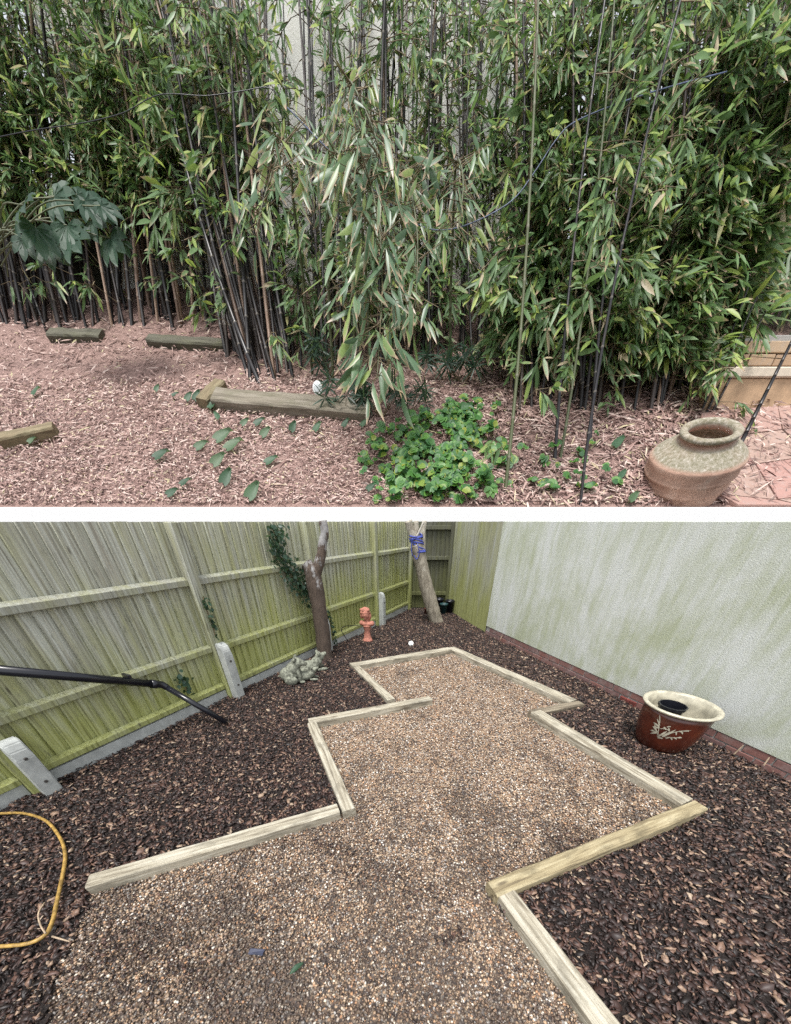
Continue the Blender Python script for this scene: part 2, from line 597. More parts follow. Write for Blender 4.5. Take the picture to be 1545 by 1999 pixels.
def culm_mat(name, stops, rough=0.5):
    m = NT(name)
    r = m.objrand()
    c = m.ramp(r, stops, 'LINEAR')
    n = m.noise(m.map(m.pos(), (6, 6, 1.2)), 1.5, 5)
    c = m.mix(m.val(n, 0.5, 0.75, 0, 0.3), c, (0.10, 0.07, 0.05))
    nd = m.attr('node')
    c = m.mix(m.val(nd, 0.5, 1.0, 0, 0.45), c, (0.24, 0.21, 0.17))
    m.col(c)
    m.rough(rough)
    return m.m
M_culm = culm_mat('black_bamboo_culm', [(0.0, (0.008, 0.007, 0.008)), (0.55, (0.018, 0.014, 0.015)), (0.85, (0.04, 0.028, 0.025)), (1.0, (0.06, 0.045, 0.035))])
M_culmtan = culm_mat('tan_bamboo_culm', [(0.0, (0.13, 0.08, 0.055)), (0.5, (0.24, 0.155, 0.11)), (1.0, (0.36, 0.25, 0.18))], 0.5)
M_culmgreen = culm_mat('olive_green_culm', [(0.0, (0.07, 0.085, 0.035)), (1.0, (0.10, 0.115, 0.05))])
M_culmblack = culm_mat('jet_black_culm', [(0.0, (0.010, 0.009, 0.011)), (1.0, (0.022, 0.018, 0.02))], 0.33)
M_twig = simple('bamboo_twig', (0.16, 0.12, 0.065), 0.7, 0.4, 8, 0)

def litter_mat():
    m = NT('dry_bamboo_litter')
    r = m.island()
    c = m.ramp(r, [(0.0, (0.10, 0.058, 0.052)), (0.25, (0.22, 0.13, 0.112)), (0.5, (0.34, 0.215, 0.185)), (0.75, (0.47, 0.33, 0.285)), (0.92, (0.62, 0.50, 0.44)), (0.97, (0.52, 0.42, 0.28)), (1.0, (0.40, 0.36, 0.2))])
    m.col(c)
    m.rough(0.75)
    return m.m
M_litter = litter_mat()

def bank_mat():
    m = NT('bank_soil_and_litter')
    p = m.pos()
    n = m.noise(m.map(p, (22, 34, 34)), 1.0, 6, 0.75)
    m.col(m.ramp(n, [(0.3, (0.12, 0.072, 0.062)), (0.5, (0.27, 0.17, 0.145)), (0.7, (0.42, 0.30, 0.25))]))
    m.rough(0.9)
    m.bump(n, 0.7, 0.05)
    return m.m
M_bank = bank_mat()

def bark_mat(name, lo, hi, patch, pf=0.6):
    m = NT(name)
    p = m.pos()
    n = m.noise(m.map(p, (28, 28, 7)), 1.0, 6, 0.7, 0.6)
    pt = m.noise(m.map(p, (14, 14, 9)), 1.0, 4, 0.6)
    z = m.val(m.sepz(p), 0.8, 1.6, -0.12, 0.1)
    c = m.mix(m.val(n, 0.3, 0.7), lo, hi)
    c = m.mix(m.val(m.math('ADD', pt, z), 0.52, 0.62, 0, pf), c, patch)
    m.col(c)
    m.rough(0.9)
    m.bump(n, 0.9, 0.015)
    return m.m
M_bark1 = bark_mat('brown_smooth_bark', (0.045, 0.034, 0.027), (0.125, 0.09, 0.068), (0.38, 0.38, 0.38), 0.7)
M_bark2 = bark_mat('pale_fissured_bark', (0.11, 0.09, 0.065), (0.42, 0.38, 0.30), (0.50, 0.47, 0.39), 0.6)
M_pale = simple('pale_bare_limb', (0.55, 0.52, 0.45), 0.8, 0.2)
def jar_mat():
    m = NT('mossy_terracotta')
    p = m.obj()
    z = m.sepz(p)
    n = m.noise(p, 3.5, 6, 0.65)
    n2 = m.noise(p, 16, 5, 0.7)
    clay = m.ramp(n, [(0.3, (0.30, 0.175, 0.125)), (0.55, (0.43, 0.275, 0.205)), (0.8, (0.50, 0.38, 0.31))])
    moss = m.ramp(n2, [(0.3, (0.11, 0.11, 0.055)), (0.46, (0.22, 0.205, 0.145)), (0.60, (0.34, 0.315, 0.255)), (0.72, (0.58, 0.55, 0.49))])
    f = m.math('ADD', m.val(z, 1.03, 1.08, 0, 0.95), m.val(n, 0.4, 0.7, -0.12, 0.12))
    f = m.math('MULTIPLY', m.math('MINIMUM', m.math('MAXIMUM', f, 0), 0.95), m.val(m.math('ABSOLUTE', m.math('SUBTRACT', z, 1.31)), 0.02, 0.06))
    m.col(m.mix(f, clay, moss))
    m.rough(0.92)
    m.bump(n2, 0.5, 0.03)
    return m.m
M_jar = jar_mat()

# ------------------------------------------------------------------ the ground
def plane(name, pts, mat, z=None):
    o = pyobj(name, pts, [tuple(range(len(pts)))], mat)
    return struct(o)
plane('ground', [(-120, -120, -0.03), (120, -120, -0.03), (120, 120, -0.03), (-120, 120, -0.03)], M_mulch)

# fence / wall lines on the ground
FA = Vector((-2.90, 1.73, 0))
FB = Vector((0.31, 8.32, 0))
FT = (FB - FA).normalized()
FN = Vector((FT.y, -FT.x, 0))
FAR_R = Vector((1.25, 8.32, 0))
WA = Vector((1.72, 6.22, 0))
WB = Vector((3.19, 2.03, 0))
WT = (WB - WA).normalized()
WN = Vector((-abs(WT.y), -WT.x, 0)).normalized()      # towards the garden (-x)
WEND = WA + WT * 8.0
UP = Vector((0, 0, 1))

def xy(p):
    return (p[0], p[1])

def top(u, v, z=0.085):
    p = gp(u, v, z)
    return Vector((p.x, p.y, 0))
# corners of the gravel area (inside edges of the edging timbers)
gA0, gA1, gB0 = top(172, 1722), top(662, 1575), top(606, 1409)
gD1, gD0, gE1 = top(762, 1371), top(688, 1298), top(880, 1265)
gF1, gG0, gH1 = top(1115, 1368), top(1045, 1388), top(1345, 1570)
gI0 = top(962, 1735)
gJ1 = top(1160, 1963)
gJ2 = gI0 + (gJ1 - gI0) * 2.6
gravel_poly = [xy(p) for p in (gA0, gA1, gB0, gD1, gD0, gE1, gF1, gG0, gH1, gI0, gJ2)] + [(1.2, -1.6), (-3.2, -1.6), (-1.62, 0.55)]
plane('gravel_area', [(x, y, 0.0) for x, y in gravel_poly], M_gravel)
left_poly = [xy(FA - FT * 5), (-2.0, -1.6), (-1.45, 0.30), (-1.62, 0.6), xy(gA0), xy(gA1), xy(gB0), xy(gD1), xy(gD0), xy(gE1), xy(WA + Vector((0.03, -0.06, 0))), xy(FAR_R), xy(FB)]
right_poly = [xy(gE1), xy(gF1), xy(gG0), xy(gH1), xy(gI0), xy(gJ2), (6.4, -2.2), xy(WEND), xy(WA)]

def inpoly(P, poly):
    x, y = P[:, 0], P[:, 1]
    r = np.zeros(len(P), bool)
    j = len(poly) - 1
    for i in range(len(poly)):
        xi, yi = poly[i]
        xj, yj = poly[j]
        c = ((yi > y) != (yj > y)) & (x < (xj - xi) * (y - yi) / (yj - yi + 1e-12) + xi)
        r ^= c
        j = i
    return r

def bumpz(x, y):
    return 0.012 * np.sin(5.1 * x + 1.3 * y) + 0.010 * np.sin(3.1 * y - 4.3 * x + 1) + 0.007 * np.sin(11 * x + 2) * np.sin(9 * y)

def bed_surface(name, poly, z0):
    """mulch bed as a gently uneven sheet of small cells over its polygon"""
    P = np.array(poly)
    c = 0.035
    lo, hi = P.min(0), P.max(0)
    lo = np.maximum(lo, [-8.0, -2.5])
    gx, gy = np.arange(lo[0], hi[0], c), np.arange(lo[1], hi[1], c)
    X, Y = np.meshgrid(gx, gy, indexing='ij')
    q = np.stack([X.ravel() + c / 2, Y.ravel() + c / 2], 1)
    inside = inpoly(q, poly).reshape(X.shape)
    XX, YY = np.meshgrid(np.append(gx, gx[-1] + c), np.append(gy, gy[-1] + c), indexing='ij')
    V_ = np.stack([XX, YY, z0 + bumpz(XX, YY) * 0.8], 2).reshape(-1, 3)
    ii, jj = np.nonzero(inside)
    w_ = len(gy) + 1
    F_ = np.stack([ii * w_ + jj, (ii + 1) * w_ + jj, (ii + 1) * w_ + jj + 1, ii * w_ + jj + 1], 1)
    used = np.unique(F_)
    mp_ = np.zeros(len(V_), int)
    mp_[used] = np.arange(len(used))
    return struct(link(name, fast_mesh(name, V_[used], [mp_[F_]]), M_mulch, None, True))
bed_surface('mulch_bed', left_poly, 0.02)
bed_surface('mulch_bed', right_poly, 0.015)

def rand_rot(n):
    q = rng.normal(size=(n, 4))
    q /= np.linalg.norm(q, axis=1)[:, None]
    w_, x, y, z = q.T
    return np.stack([np.stack([1 - 2 * (y * y + z * z), 2 * (x * y - z * w_), 2 * (x * z + y * w_)], 1),
                     np.stack([2 * (x * y + z * w_), 1 - 2 * (x * x + z * z), 2 * (y * z - x * w_)], 1),
                     np.stack([2 * (x * z - y * w_), 2 * (y * z + x * w_), 1 - 2 * (x * x + y * y)], 1)], 1)

def flat_rot(n, tilt):
    yaw = rng.uniform(0, 2 * math.pi, n)
    ax, ay = rng.normal(0, tilt, n), rng.normal(0, tilt, n)
    cz, sz = np.cos(yaw), np.sin(yaw)
    R = np.zeros((n, 3, 3))
    a = np.stack([cz, sz, ax], 1)
    a /= np.linalg.norm(a, axis=1)[:, None]
    b = np.stack([-sz, cz, ay], 1)
    b -= (a * b).sum(1)[:, None] * a
    b /= np.linalg.norm(b, axis=1)[:, None]
    R[:, :, 0], R[:, :, 1], R[:, :, 2] = a, b, np.cross(a, b)
    return R

def scatter(poly, dens, nmax):
    P = np.array(poly)
    lo, hi = P.min(0), P.max(0)
    A = (hi - lo).prod()
    n = int(A * nmax)
    q = rng.uniform(lo, hi, (n, 2))
    q = q[inpoly(q, poly)]
    d = dens(q)
    return q[rng.uniform(size=len(q)) < d]

def visible(q, m=60):
    dep = q[:, 1] * CT + EYE * ST
    u = CX + F * q[:, 0] / np.maximum(dep, 0.05)
    v = CY - F * (q[:, 1] * ST - EYE * CT) / np.maximum(dep, 0.05)
    return (dep > 0.2) & (u > -m - 250) & (u < 1545 + m + 250) & (v < 1999 + m + 150)

# bark chips: pieces of many shapes, each an island of its own
def chips(q, name, zbase, szmin, szmax):
    n = len(q)
    L = szmin + (szmax - szmin) * rng.beta(1.3, 3.2, n)
    W = L * np.where(rng.uniform(size=n) < 0.35, rng.uniform(0.10, 0.22, n), rng.uniform(0.25, 0.62, n))
    T = rng.uniform(0.003, 0.008, n)
    base = np.array([(-.5, -.36, -.5), (-.3, .5, -.5), (.32, .42, -.5), (.5, -.12, -.5), (.1, -.5, -.5),
                     (-.46, -.3, .5), (-.26, .42, .5), (.3, .36, .5), (.44, -.16, .5), (.06, -.42, .5)])
    V = base[None] * np.stack([L, W, T], 1)[:, None, :]
    V = V * (1 + rng.uniform(-0.28, 0.28, V.shape))
    R = flat_rot(n, 0.33)
    V = np.einsum('nij,nkj->nki', R, V)
    V[:, :, 0] += q[:, 0][:, None]
    V[:, :, 1] += q[:, 1][:, None]
    z = zbase + bumpz(q[:, 0], q[:, 1]) * 0.8 + rng.uniform(0.0, 0.018, n)
    V[:, :, 2] += z[:, None]
    b = (np.arange(n) * 10)[:, None]
    f5 = np.concatenate([b + np.array([[5, 9, 8, 7, 6]])], 0)
    quads = []
    for i in range(5):
        j = (i + 1) % 5
        quads.append(b + np.array([[i, j, j + 5, i + 5]])[:, ::-1])
    me = fast_mesh(name, V.reshape(-1, 3), [f5, np.concatenate(quads)])
    return stuff(link(name, me, M_chip))

def chip_dens(q):
    d = np.hypot(q[:, 0], q[:, 1])
    return np.where(visible(q), np.clip(1.15 - d * 0.085, 0.45, 1.0), 0.0)
qa = scatter(left_poly, chip_dens, 4300)
qb = scatter(right_poly, chip_dens, 4300)
chips(qa, 'bark_chips', 0.026, 0.011, 0.068)
chips(qb, 'bark_chips', 0.021, 0.011, 0.078)
# finer bark fragments spilling over the gravel edge
def spill_dens(q):
    e = np.exp(-np.hypot(q[:, 0] + 1.55, q[:, 1] - 0.45) * 2.2) + 0.035 * (np.sin(q[:, 0] * 3.1 + q[:, 1] * 2.3) > 0.2)
    return np.where(visible(q), np.clip(e, 0, 1), 0)
qs = scatter(gravel_poly, spill_dens, 900)
blots = [qs]
for u, v, su, sv, m_ in ((870, 1480, 28, 45, 130), (650, 1662, 40, 12, 130), (705, 1700, 45, 14, 170), (1115, 1640, 32, 18, 150), (830, 1745, 40, 14, 110), (1140, 1560, 50, 22, 110), (360, 1900, 40, 22, 120), (885, 1832, 18, 12, 60), (560, 1800, 70, 40, 120), (240, 1850, 60, 50, 260), (170, 1770, 30, 20, 150), (1020, 1690, 60, 30, 70), (980, 1450, 120, 60, 60)):
    c_ = np.stack([rng.normal(u, su, m_), rng.normal(v, sv, m_)], 1)
    g_ = np.array([gp(a_, b_)[:2] for a_, b_ in c_])
    blots.append(g_[inpoly(g_, gravel_poly)])
qs = np.concatenate(blots)
chips(qs, 'bark_fragments', 0.012, 0.008, 0.035)

# pea gravel
ico = bmesh.new()
bmesh.ops.create_icosphere(ico, subdivisions=1, radius=1)
IV = np.array([v.co[:] for v in ico.verts])
IF = np.array([[v.index for v in f.verts] for f in ico.faces])
ico.free()
def gravel_dens(q):
    d = np.hypot(q[:, 0], q[:, 1])
    return np.where(visible(q, 0), np.clip(1.6 - 0.42 * d, 0.36, 1.0), 0.0)
qg = scatter(gravel_poly, gravel_dens, 11500)
n = len(qg)
dist = np.hypot(qg[:, 0], qg[:, 1])
rad = (0.0028 + 0.0066 * rng.beta(1.6, 2.6, n)) * np.clip(0.85 + 0.1 * dist, 0.95, 1.35)
V = IV[None] * (np.stack([rad * rng.uniform(0.9, 1.45, n), rad * rng.uniform(0.7, 1.05, n), rad * rng.uniform(0.5, 0.8, n)], 1))[:, None, :]
V = np.einsum('nij,nkj->nki', flat_rot(n, 0.5), V)
V[:, :, 0] += qg[:, 0][:, None]
V[:, :, 1] += qg[:, 1][:, None]
V[:, :, 2] += (0.003 + rng.uniform(0, 0.015, n))[:, None]
FI = (np.arange(n) * len(IV))[:, None, None] + IF[None]
me = fast_mesh('gravel_pebbles', V.reshape(-1, 3), [FI.reshape(-1, 3)])
stuff(link('gravel_pebbles', me, M_peb, None, True))
print('chips', len(qa), len(qb), 'pebbles', n)

# ------------------------------------------------------------------ left fence
def fence_boards(root, a, T, N, L, mat, z0=0.14, z1=EYE, wd=0.1, thick=0.021, start=0.0):
    x = start
    i = 0
    while x < L:
        wv = wd * random.uniform(0.93, 1.06)
        t0, t1 = x - 0.008, x + wv + 0.008
        z1j = z1 - random.uniform(0, 0.003)
        sk = random.uniform(-0.003, 0.003)
        vs = []
        for z in (z0, z1j):
            s = sk if z == z1j else 0
            vs += [a + T * (t0 + s) + N * 0.000 + UP * z, a + T * (t1 + s) + N * -0.012 + UP * z, a + T * (t1 + s) + N * (-0.012 + 0.005) + UP * z, a + T * (t0 + s) + N * thick + UP * z]
        pyobj('board', vs, [(0, 1, 2, 3)[::-1], (4, 5, 6, 7), (0, 1, 5, 4), (1, 2, 6, 5), (2, 3, 7, 6), (3, 0, 4, 7)], mat, root)
        x += wv
        i += 1

lf = thing('fence', 'long weathered feather-edge timber fence with rails, grey above and lime green below', 'fence', FA)
START = -3.6
fence_boards(lf, FA, FT, FN, 7.28, M_fence, start=START)
posts = [START + 0.1, -1.75, 0.12, 1.98, 3.80, 5.62, 7.26]
for i, s in enumerate(posts):
    frame_box(FA + FT * s + FN * 0.062 + UP * (EYE / 2 - 0.001), FT, FN, UP, 0.095, 0.09, EYE - 0.004, M_rail, 'post', lf)
for s0, s1 in zip(posts[:-1], posts[1:]):
    m0, ln = (s0 + s1) / 2, (s1 - s0) - 0.1
    for z, h in ((1.245, 0.075), (0.60, 0.075), (0.175, 0.07)):
        dz = random.uniform(-0.012, 0.012)
        bm = boxbm((ln, 0.045, h), 0.004)
        for v in bm.verts:                                # arris rail: sloping top face
            if v.co.z > 0 and v.co.y > 0:
                v.co.z -= 0.022
        M = Matrix((FT, FN, UP)).transposed().to_4x4()
        M.translation = FA + FT * m0 + FN * 0.041 + UP * (z + dz)
        bm.transform(M)
        bmobj('rail', bm, M_rail, lf)
    frame_box(FA + FT * m0 + FN * 0.035 + UP * 0.065, FT, FN, UP, ln, 0.035, 0.13, M_conc, 'gravel_board', lf)

def spur(s, h, label, ln=0.105):
    base = FA + FT * s + FN * 0.155
    r = thing('concrete_post', label, 'concrete post', base, 'concrete repair spurs bolted to the fence')
    bm = bmesh.new()
    prof = [(-0.05, 0.0), (0.052, 0.0), (0.052, h - 0.14), (0.045, h - 0.075), (0.025, h - 0.025), (-0.005, h - 0.004), (-0.05, h)]
    vs0 = [bm.verts.new(base + FT * (-ln / 2) + FN * n_ + UP * z) for n_, z in prof]
    vs1 = [bm.verts.new(base + FT * (ln / 2) + FN * n_ + UP * z) for n_, z in prof]
    bm.faces.new(vs0)
    bm.faces.new(vs1[::-1])
    for i in range(len(prof)):
        j = (i + 1) % len(prof)
        bm.faces.new((vs0[i], vs1[i], vs1[j], vs0[j]))
    bmesh.ops.bevel(bm, geom=bm.edges[:], offset=0.008, segments=2, affect='EDGES')
    bmobj('shaft', bm, M_conc, r)
    for z in (h * 0.3, h * 0.72):
        bm = bmesh.new()
        tube(bm, [base + FN * 0.048 + UP * z, base + FN * 0.064 + UP * z], [0.012, 0.010], 8)
        bmobj('bolt', bm, M_iron, r)
spur(0.16, 0.50, 'concrete post spur nearest the camera, beside the looping yellow hose')
spur(2.0, 0.66, 'tall pale concrete post spur just behind the end of the black pipe')
spur(3.82, 0.58, 'concrete post spur half hidden behind the brown tree trunk')
spur(5.68, 0.62, 'slim concrete post spur right behind the terracotta bust')

# far fence and right fence
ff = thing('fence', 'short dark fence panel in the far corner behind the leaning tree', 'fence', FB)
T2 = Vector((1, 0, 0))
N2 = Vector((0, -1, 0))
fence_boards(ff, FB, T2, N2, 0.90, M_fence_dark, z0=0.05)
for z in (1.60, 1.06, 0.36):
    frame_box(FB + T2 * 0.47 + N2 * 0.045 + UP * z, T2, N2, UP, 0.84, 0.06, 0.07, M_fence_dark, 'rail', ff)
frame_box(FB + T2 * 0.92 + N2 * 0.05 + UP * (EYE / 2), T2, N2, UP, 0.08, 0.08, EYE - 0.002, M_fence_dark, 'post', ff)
RT = (WA - FAR_R).normalized()
RN = Vector((RT.y, -RT.x, 0))
if RN.x > 0:
    RN = -RN
RL = (WA - FAR_R).length
rf = thing('fence', 'flat green-stained boarded fence between the far corner and the rendered wall', 'fence', FAR_R)
fence_boards(rf, FAR_R, RT, RN, RL - 0.12, M_fence_green, z0=0.03, wd=0.1, thick=0.012, start=0.05)

# ------------------------------------------------------------------ rendered wall on brick plinth
PLZ = 0.15
wall = thing('wall', 'long white rendered wall with green stains standing on a low brick plinth', 'wall', WA)
mid = WA + WT * 4.0
frame_box(mid - WN * 0.13 + UP * (PLZ + (EYE - PLZ) / 2), WT, WN, UP, 8.0, 0.28, EYE - PLZ, M_render, 'render_coat', wall, 0.003)
frame_box(mid - WN * 0.14 + UP * (PLZ / 2 - 0.03), WT, WN, UP, 7.98, 0.27, PLZ + 0.058, M_mortar, 'mortar', wall, 0.0)
bmk = boxbm((0.213, 0.03, 0.064), 0.004)
bme = bpy.data.meshes.new('brick')
bmk.to_mesh(bme)
bmk.free()
bme.materials.append(M_brick)
ang = math.atan2(WT.y, WT.x)
for row, z in enumerate((0.036, 0.111)):
    s = 0.11 + (0.11 if row else 0)
    while s < 7.9:
        if not (row == 0 and abs(s - 3.05) < 0.11):
            o = bpy.data.objects.new('brick', bme)
            C.objects.link(o)
            o.parent = wall
            p = WT * s + WN * (-0.009 + random.uniform(-0.003, 0.003)) + UP * (z + random.uniform(-0.002, 0.002))
            o.location = p
            o.rotation_euler = (0, random.uniform(-0.008, 0.008), ang)
        s += 0.2255
bm = boxbm((0.21, 0.03, 0.064), 0.003)
for k in range(5):
    g = bmesh.ops.create_cube(bm, size=1)['verts']
    bmesh.ops.scale(bm, vec=(0.19, 0.012, 0.007), verts=g)
    bmesh.ops.translate(bm, vec=(0, 0.019, -0.024 + k * 0.012), verts=g)
M = Matrix((WT, WN, UP)).transposed().to_4x4()
M.translation = WA + WT * 3.05 - WN * 0.006 + UP * 0.03
bm.transform(M)
bmobj('air_brick', bm, M_airbrick, wall)

# ------------------------------------------------------------------ edging timbers
def sleeper(pts, ht, mat, label, group=None, zt=0.085, sink=0.05):
    """pts: photo corners of the top face (near-left, near-right, far-right, far-left)"""
    P = [gp(u, v, zt) for u, v in pts]
    if ((P[1] + P[2]) - (P[0] + P[3])).length < ((P[3] + P[2]) - (P[0] + P[1])).length:
        P = [P[1], P[2], P[3], P[0]]
    a = (P[0] + P[3]) / 2
    b = (P[1] + P[2]) / 2
    T = (b - a).normalized()
    N = Vector((-T.y, T.x, 0))
    wd = abs(((P[3] + P[2]) / 2 - (P[0] + P[1]) / 2).dot(N))
    L = (b - a).length
    wd = max(min(wd, 0.13), 0.05)
    bm = bmesh.new()
    nseg = max(4, int(L / 0.12))
    H = zt + sink
    rings = []
    for i in range(nseg + 1):
        x = -L / 2 + L * i / nseg
        j = [random.uniform(-0.0025, 0.0025) for _ in range(6)]
        e = 0.007
        prof = [(-wd / 2, -H), (wd / 2, -H), (wd / 2 + j[0], -e), (wd / 2 - e + j[1], j[2]), (-wd / 2 + e + j[3], j[4]), (-wd / 2 + j[5], -e)]
        rings.append([bm.verts.new((x, y, z)) for y, z in prof])
    for i in range(nseg):
        for k in range(6):
            bm.faces.new((rings[i][k], rings[i][(k + 1) % 6], rings[i + 1][(k + 1) % 6], rings[i + 1][k]))
    bm.faces.new(rings[0])
    bm.faces.new(rings[-1][::-1])
    bmesh.ops.recalc_face_normals(bm, faces=bm.faces)
    me = bpy.data.meshes.new('edging_timber')
    bm.to_mesh(me)
    bm.free()
    o = link('edging_timber', me, mat)
    o.location = ((a + b) / 2).xy.to_3d() + UP * zt
    o.rotation_euler = (0, 0, math.atan2(T.y, T.x))
    tag(o, label, 'timber edging', 'timbers edging the gravel')
    return o
sleeper([(160, 1735), (666, 1583), (652, 1569), (178, 1704)], 0, M_timber, 'long pale edging timber whose free end lies by the yellow hose')
sleeper([(668, 1584), (692, 1578), (617, 1408), (598, 1412)], 0, M_timber, 'pale edging timber on the left with its sawn end pointing at the camera')
sleeper([(598, 1411), (844, 1366), (839, 1357), (604, 1402)], 0, M_timber, 'edging timber jutting out over the gravel at its right end')
sleeper([(757, 1366), (770, 1364), (700, 1297), (686, 1300)], 0, M_timber, 'short edging timber running back towards the pair of far stone pigs', zt=0.075)
sleeper([(684, 1300), (879, 1269), (880, 1262), (684, 1294)], 0, M_timber, 'farthest edging timber crossing the back of the gravel')
sleeper([(1112, 1370), (1128, 1365), (887, 1261), (877, 1266)], 0, M_timber, 'far right edging timber running beside the bed along the rendered wall', zt=0.082)
sleeper([(1040, 1394), (1140, 1376), (1132, 1366), (1038, 1385)], 0, M_timber_old, 'short dull edging timber joining two right-hand timbers in front of the glazed pot', zt=0.08)
sleeper([(1331, 1568), (1358, 1560), (1056, 1385), (1038, 1391)], 0, M_timber, 'long split edging timber just left of the red glazed pot', zt=0.085)
sleeper([(969, 1747), (1391, 1580), (1349, 1561), (955, 1724)], 0, M_timber_y, 'yellowish edging timber with a raised dark rim, nearest on the right', zt=0.09)
sleeper([(1190, 2040), (1243, 2035), (1006, 1737), (974, 1748)], 0, M_timber, 'whitish edging timber running out of the bottom of the picture')

# ------------------------------------------------------------------ black pipe along the fence
off_ = 0.16
pa, pb = FA + FN * off_, FB + FN * off_
P0 = onv(-60, 1303, pa, pb)
P1 = onv(316, 1337, pa, pb)
P2 = gp(440, 1410, 0.06)
pr = thing('drainpipe', 'black plastic drainpipe slanting down the left fence onto the bark', 'pipe', P2.xy.to_3d())
bm = bmesh.new()
tube(bm, [P0, P1 + (P0 - P1).normalized() * 0.04], [0.034, 0.034], 20)
bmobj('pipe', bm, M_black, pr, True)
bm = bmesh.new()
d01 = (P1 - P0).normalized()
d12 = (P2 - P1).normalized()
tube(bm, [P1 - d01 * 0.10, P1 - d01 * 0.055, P1 - d01 * 0.05, P1, P1 + d12 * 0.04, P1 + d12 * 0.045], [0.039, 0.039, 0.036, 0.034, 0.031, 0.027], 20)
bmobj('elbow', bm, M_black, pr, True)
bm = bmesh.new()
tube(bm, [P1 + d12 * 0.03, P2], [0.027, 0.027], 20)
bmobj('pipe', bm, M_black, pr, True)
pc = P0.lerp(P1, 0.78)
frame_box(pc + UP * 0.03 - FN * 0.04, FT, FN, UP, 0.025, 0.10, 0.075, M_black, 'clip', pr)

# yellow hose
hp = [gp(u, v, 0.06) for u, v in ((-60, 1592), (0, 1588), (45, 1588), (88, 1602), (116, 1635), (126, 1668), (122, 1705), (110, 1760), (101, 1800), (86, 1826), (52, 1842), (-10, 1848), (-80, 1850))]
bm = bmesh.new()
sp_ = smooth_path(hp, 8)
tube(bm, sp_, [0.0095] * len(sp_), 10)
o = bmobj('hosepipe', bm, M_hose, None, True)
tag(o, 'yellow garden hose looping over the dark bark at the left edge', 'hose')

# ------------------------------------------------------------------ trees
t1 = thing('tree', 'brown tree trunk with a sawn stub and pale flaking upper stem against the left fence', 'tree', gp(635, 1288))
def lump(pts, n=6):
    return smooth_path(pts, n)
def trunk(name, px, Y0, Y1, mat, parent, seg=14, zlow=None):
    pts, rr = [], []
    for i, (u, v, wpx) in enumerate(px):
        t = i / (len(px) - 1)
        p = at(u, v, Y0 + (Y1 - Y0) * t)
        pts.append(p)
        dep = p.y * CT - (p.z - EYE) * ST
        rr.append(wpx / 2 * dep / F)
    S = smooth_path(pts, 6)
    R = np.interp(np.linspace(0, 1, len(S)), np.linspace(0, 1, len(rr)), rr)
    bm = bmesh.new()
    tube(bm, S, list(R), seg, True, wob=0.05)
    return bmobj(name, bm, mat, parent, True)
trunk('trunk', [(640, 1300, 36), (634, 1285, 30), (629, 1240, 28), (622, 1190, 29), (614, 1145, 32), (608, 1118, 30), (601, 1106, 24), (597, 1100, 23)], 4.78, 4.84, M_bark1, t1)
trunk('branch', [(610, 1140, 20), (617, 1115, 21), (626, 1085, 18), (629, 1060, 16), (633, 1040, 16), (629, 1017, 17)], 4.83, 4.87, M_bark1, t1)
trunk('branch', [(624, 1180, 6), (634, 1230, 5), (641, 1290, 5)], 4.88, 4.92, M_pale, t1, 6)
b2 = gp(855, 1217)
t2 = thing('tree', 'leaning pale fissured tree trunk with several cut limbs in the far corner', 'tree', b2)
trunk('trunk', [(859, 1226, 25), (853, 1213, 24), (843, 1180, 26), (833, 1145, 26), (825, 1110, 25), (818, 1080, 26), (813, 1062, 28)], 7.02, 6.98, M_bark2, t2)
trunk('branch', [(814, 1072, 19), (808, 1050, 14), (801, 1030, 15), (798, 1017, 16)], 6.97, 6.95, M_bark2, t2, 10)
trunk('branch', [(816, 1075, 16), (814, 1045, 12), (813, 1017, 10)], 6.99, 6.99, M_bark2, t2, 10)
trunk('branch', [(822, 1095, 12), (826, 1070, 12), (825, 1045, 13), (830, 1017, 9)], 7.04, 7.10, M_bark2, t2, 10)
trunk('branch', [(814, 1048, 4), (822, 1032, 4), (829, 1017, 4)], 6.93, 6.90, M_pale, t2, 6)
# blue rope wound round the leaning tree
rope = bmesh.new()
for k in range(9):
    c = at(811.5 + k * 1.0, 1044 + k * 4.2, 6.98)
    ring = []
    tilt = random.uniform(-0.25, 0.25)
    for a_ in range(15):
        t = a_ / 14 * 2 * math.pi
        ring.append(c + Vector((0.115 * math.cos(t), 0.115 * math.sin(t), 0.03 * math.sin(t + k) + tilt * 0.1 * math.cos(t))))
    tube(rope, ring, [0.012] * 15, 6)
tube(rope, smooth_path([at(806, 1050, 6.88), at(804, 1070, 6.87), at(806, 1086, 6.87)], 5), [0.008] * 11, 6)
tube(rope, smooth_path([at(816, 1060, 6.85), at(819, 1080, 6.85), at(814, 1092, 6.86), at(809, 1084, 6.86)], 5), [0.008] * 16, 6)
o = bmobj('rope', rope, M_blue, None, True)
tag(o, 'tangled blue rope wound round the leaning pale tree', 'rope')

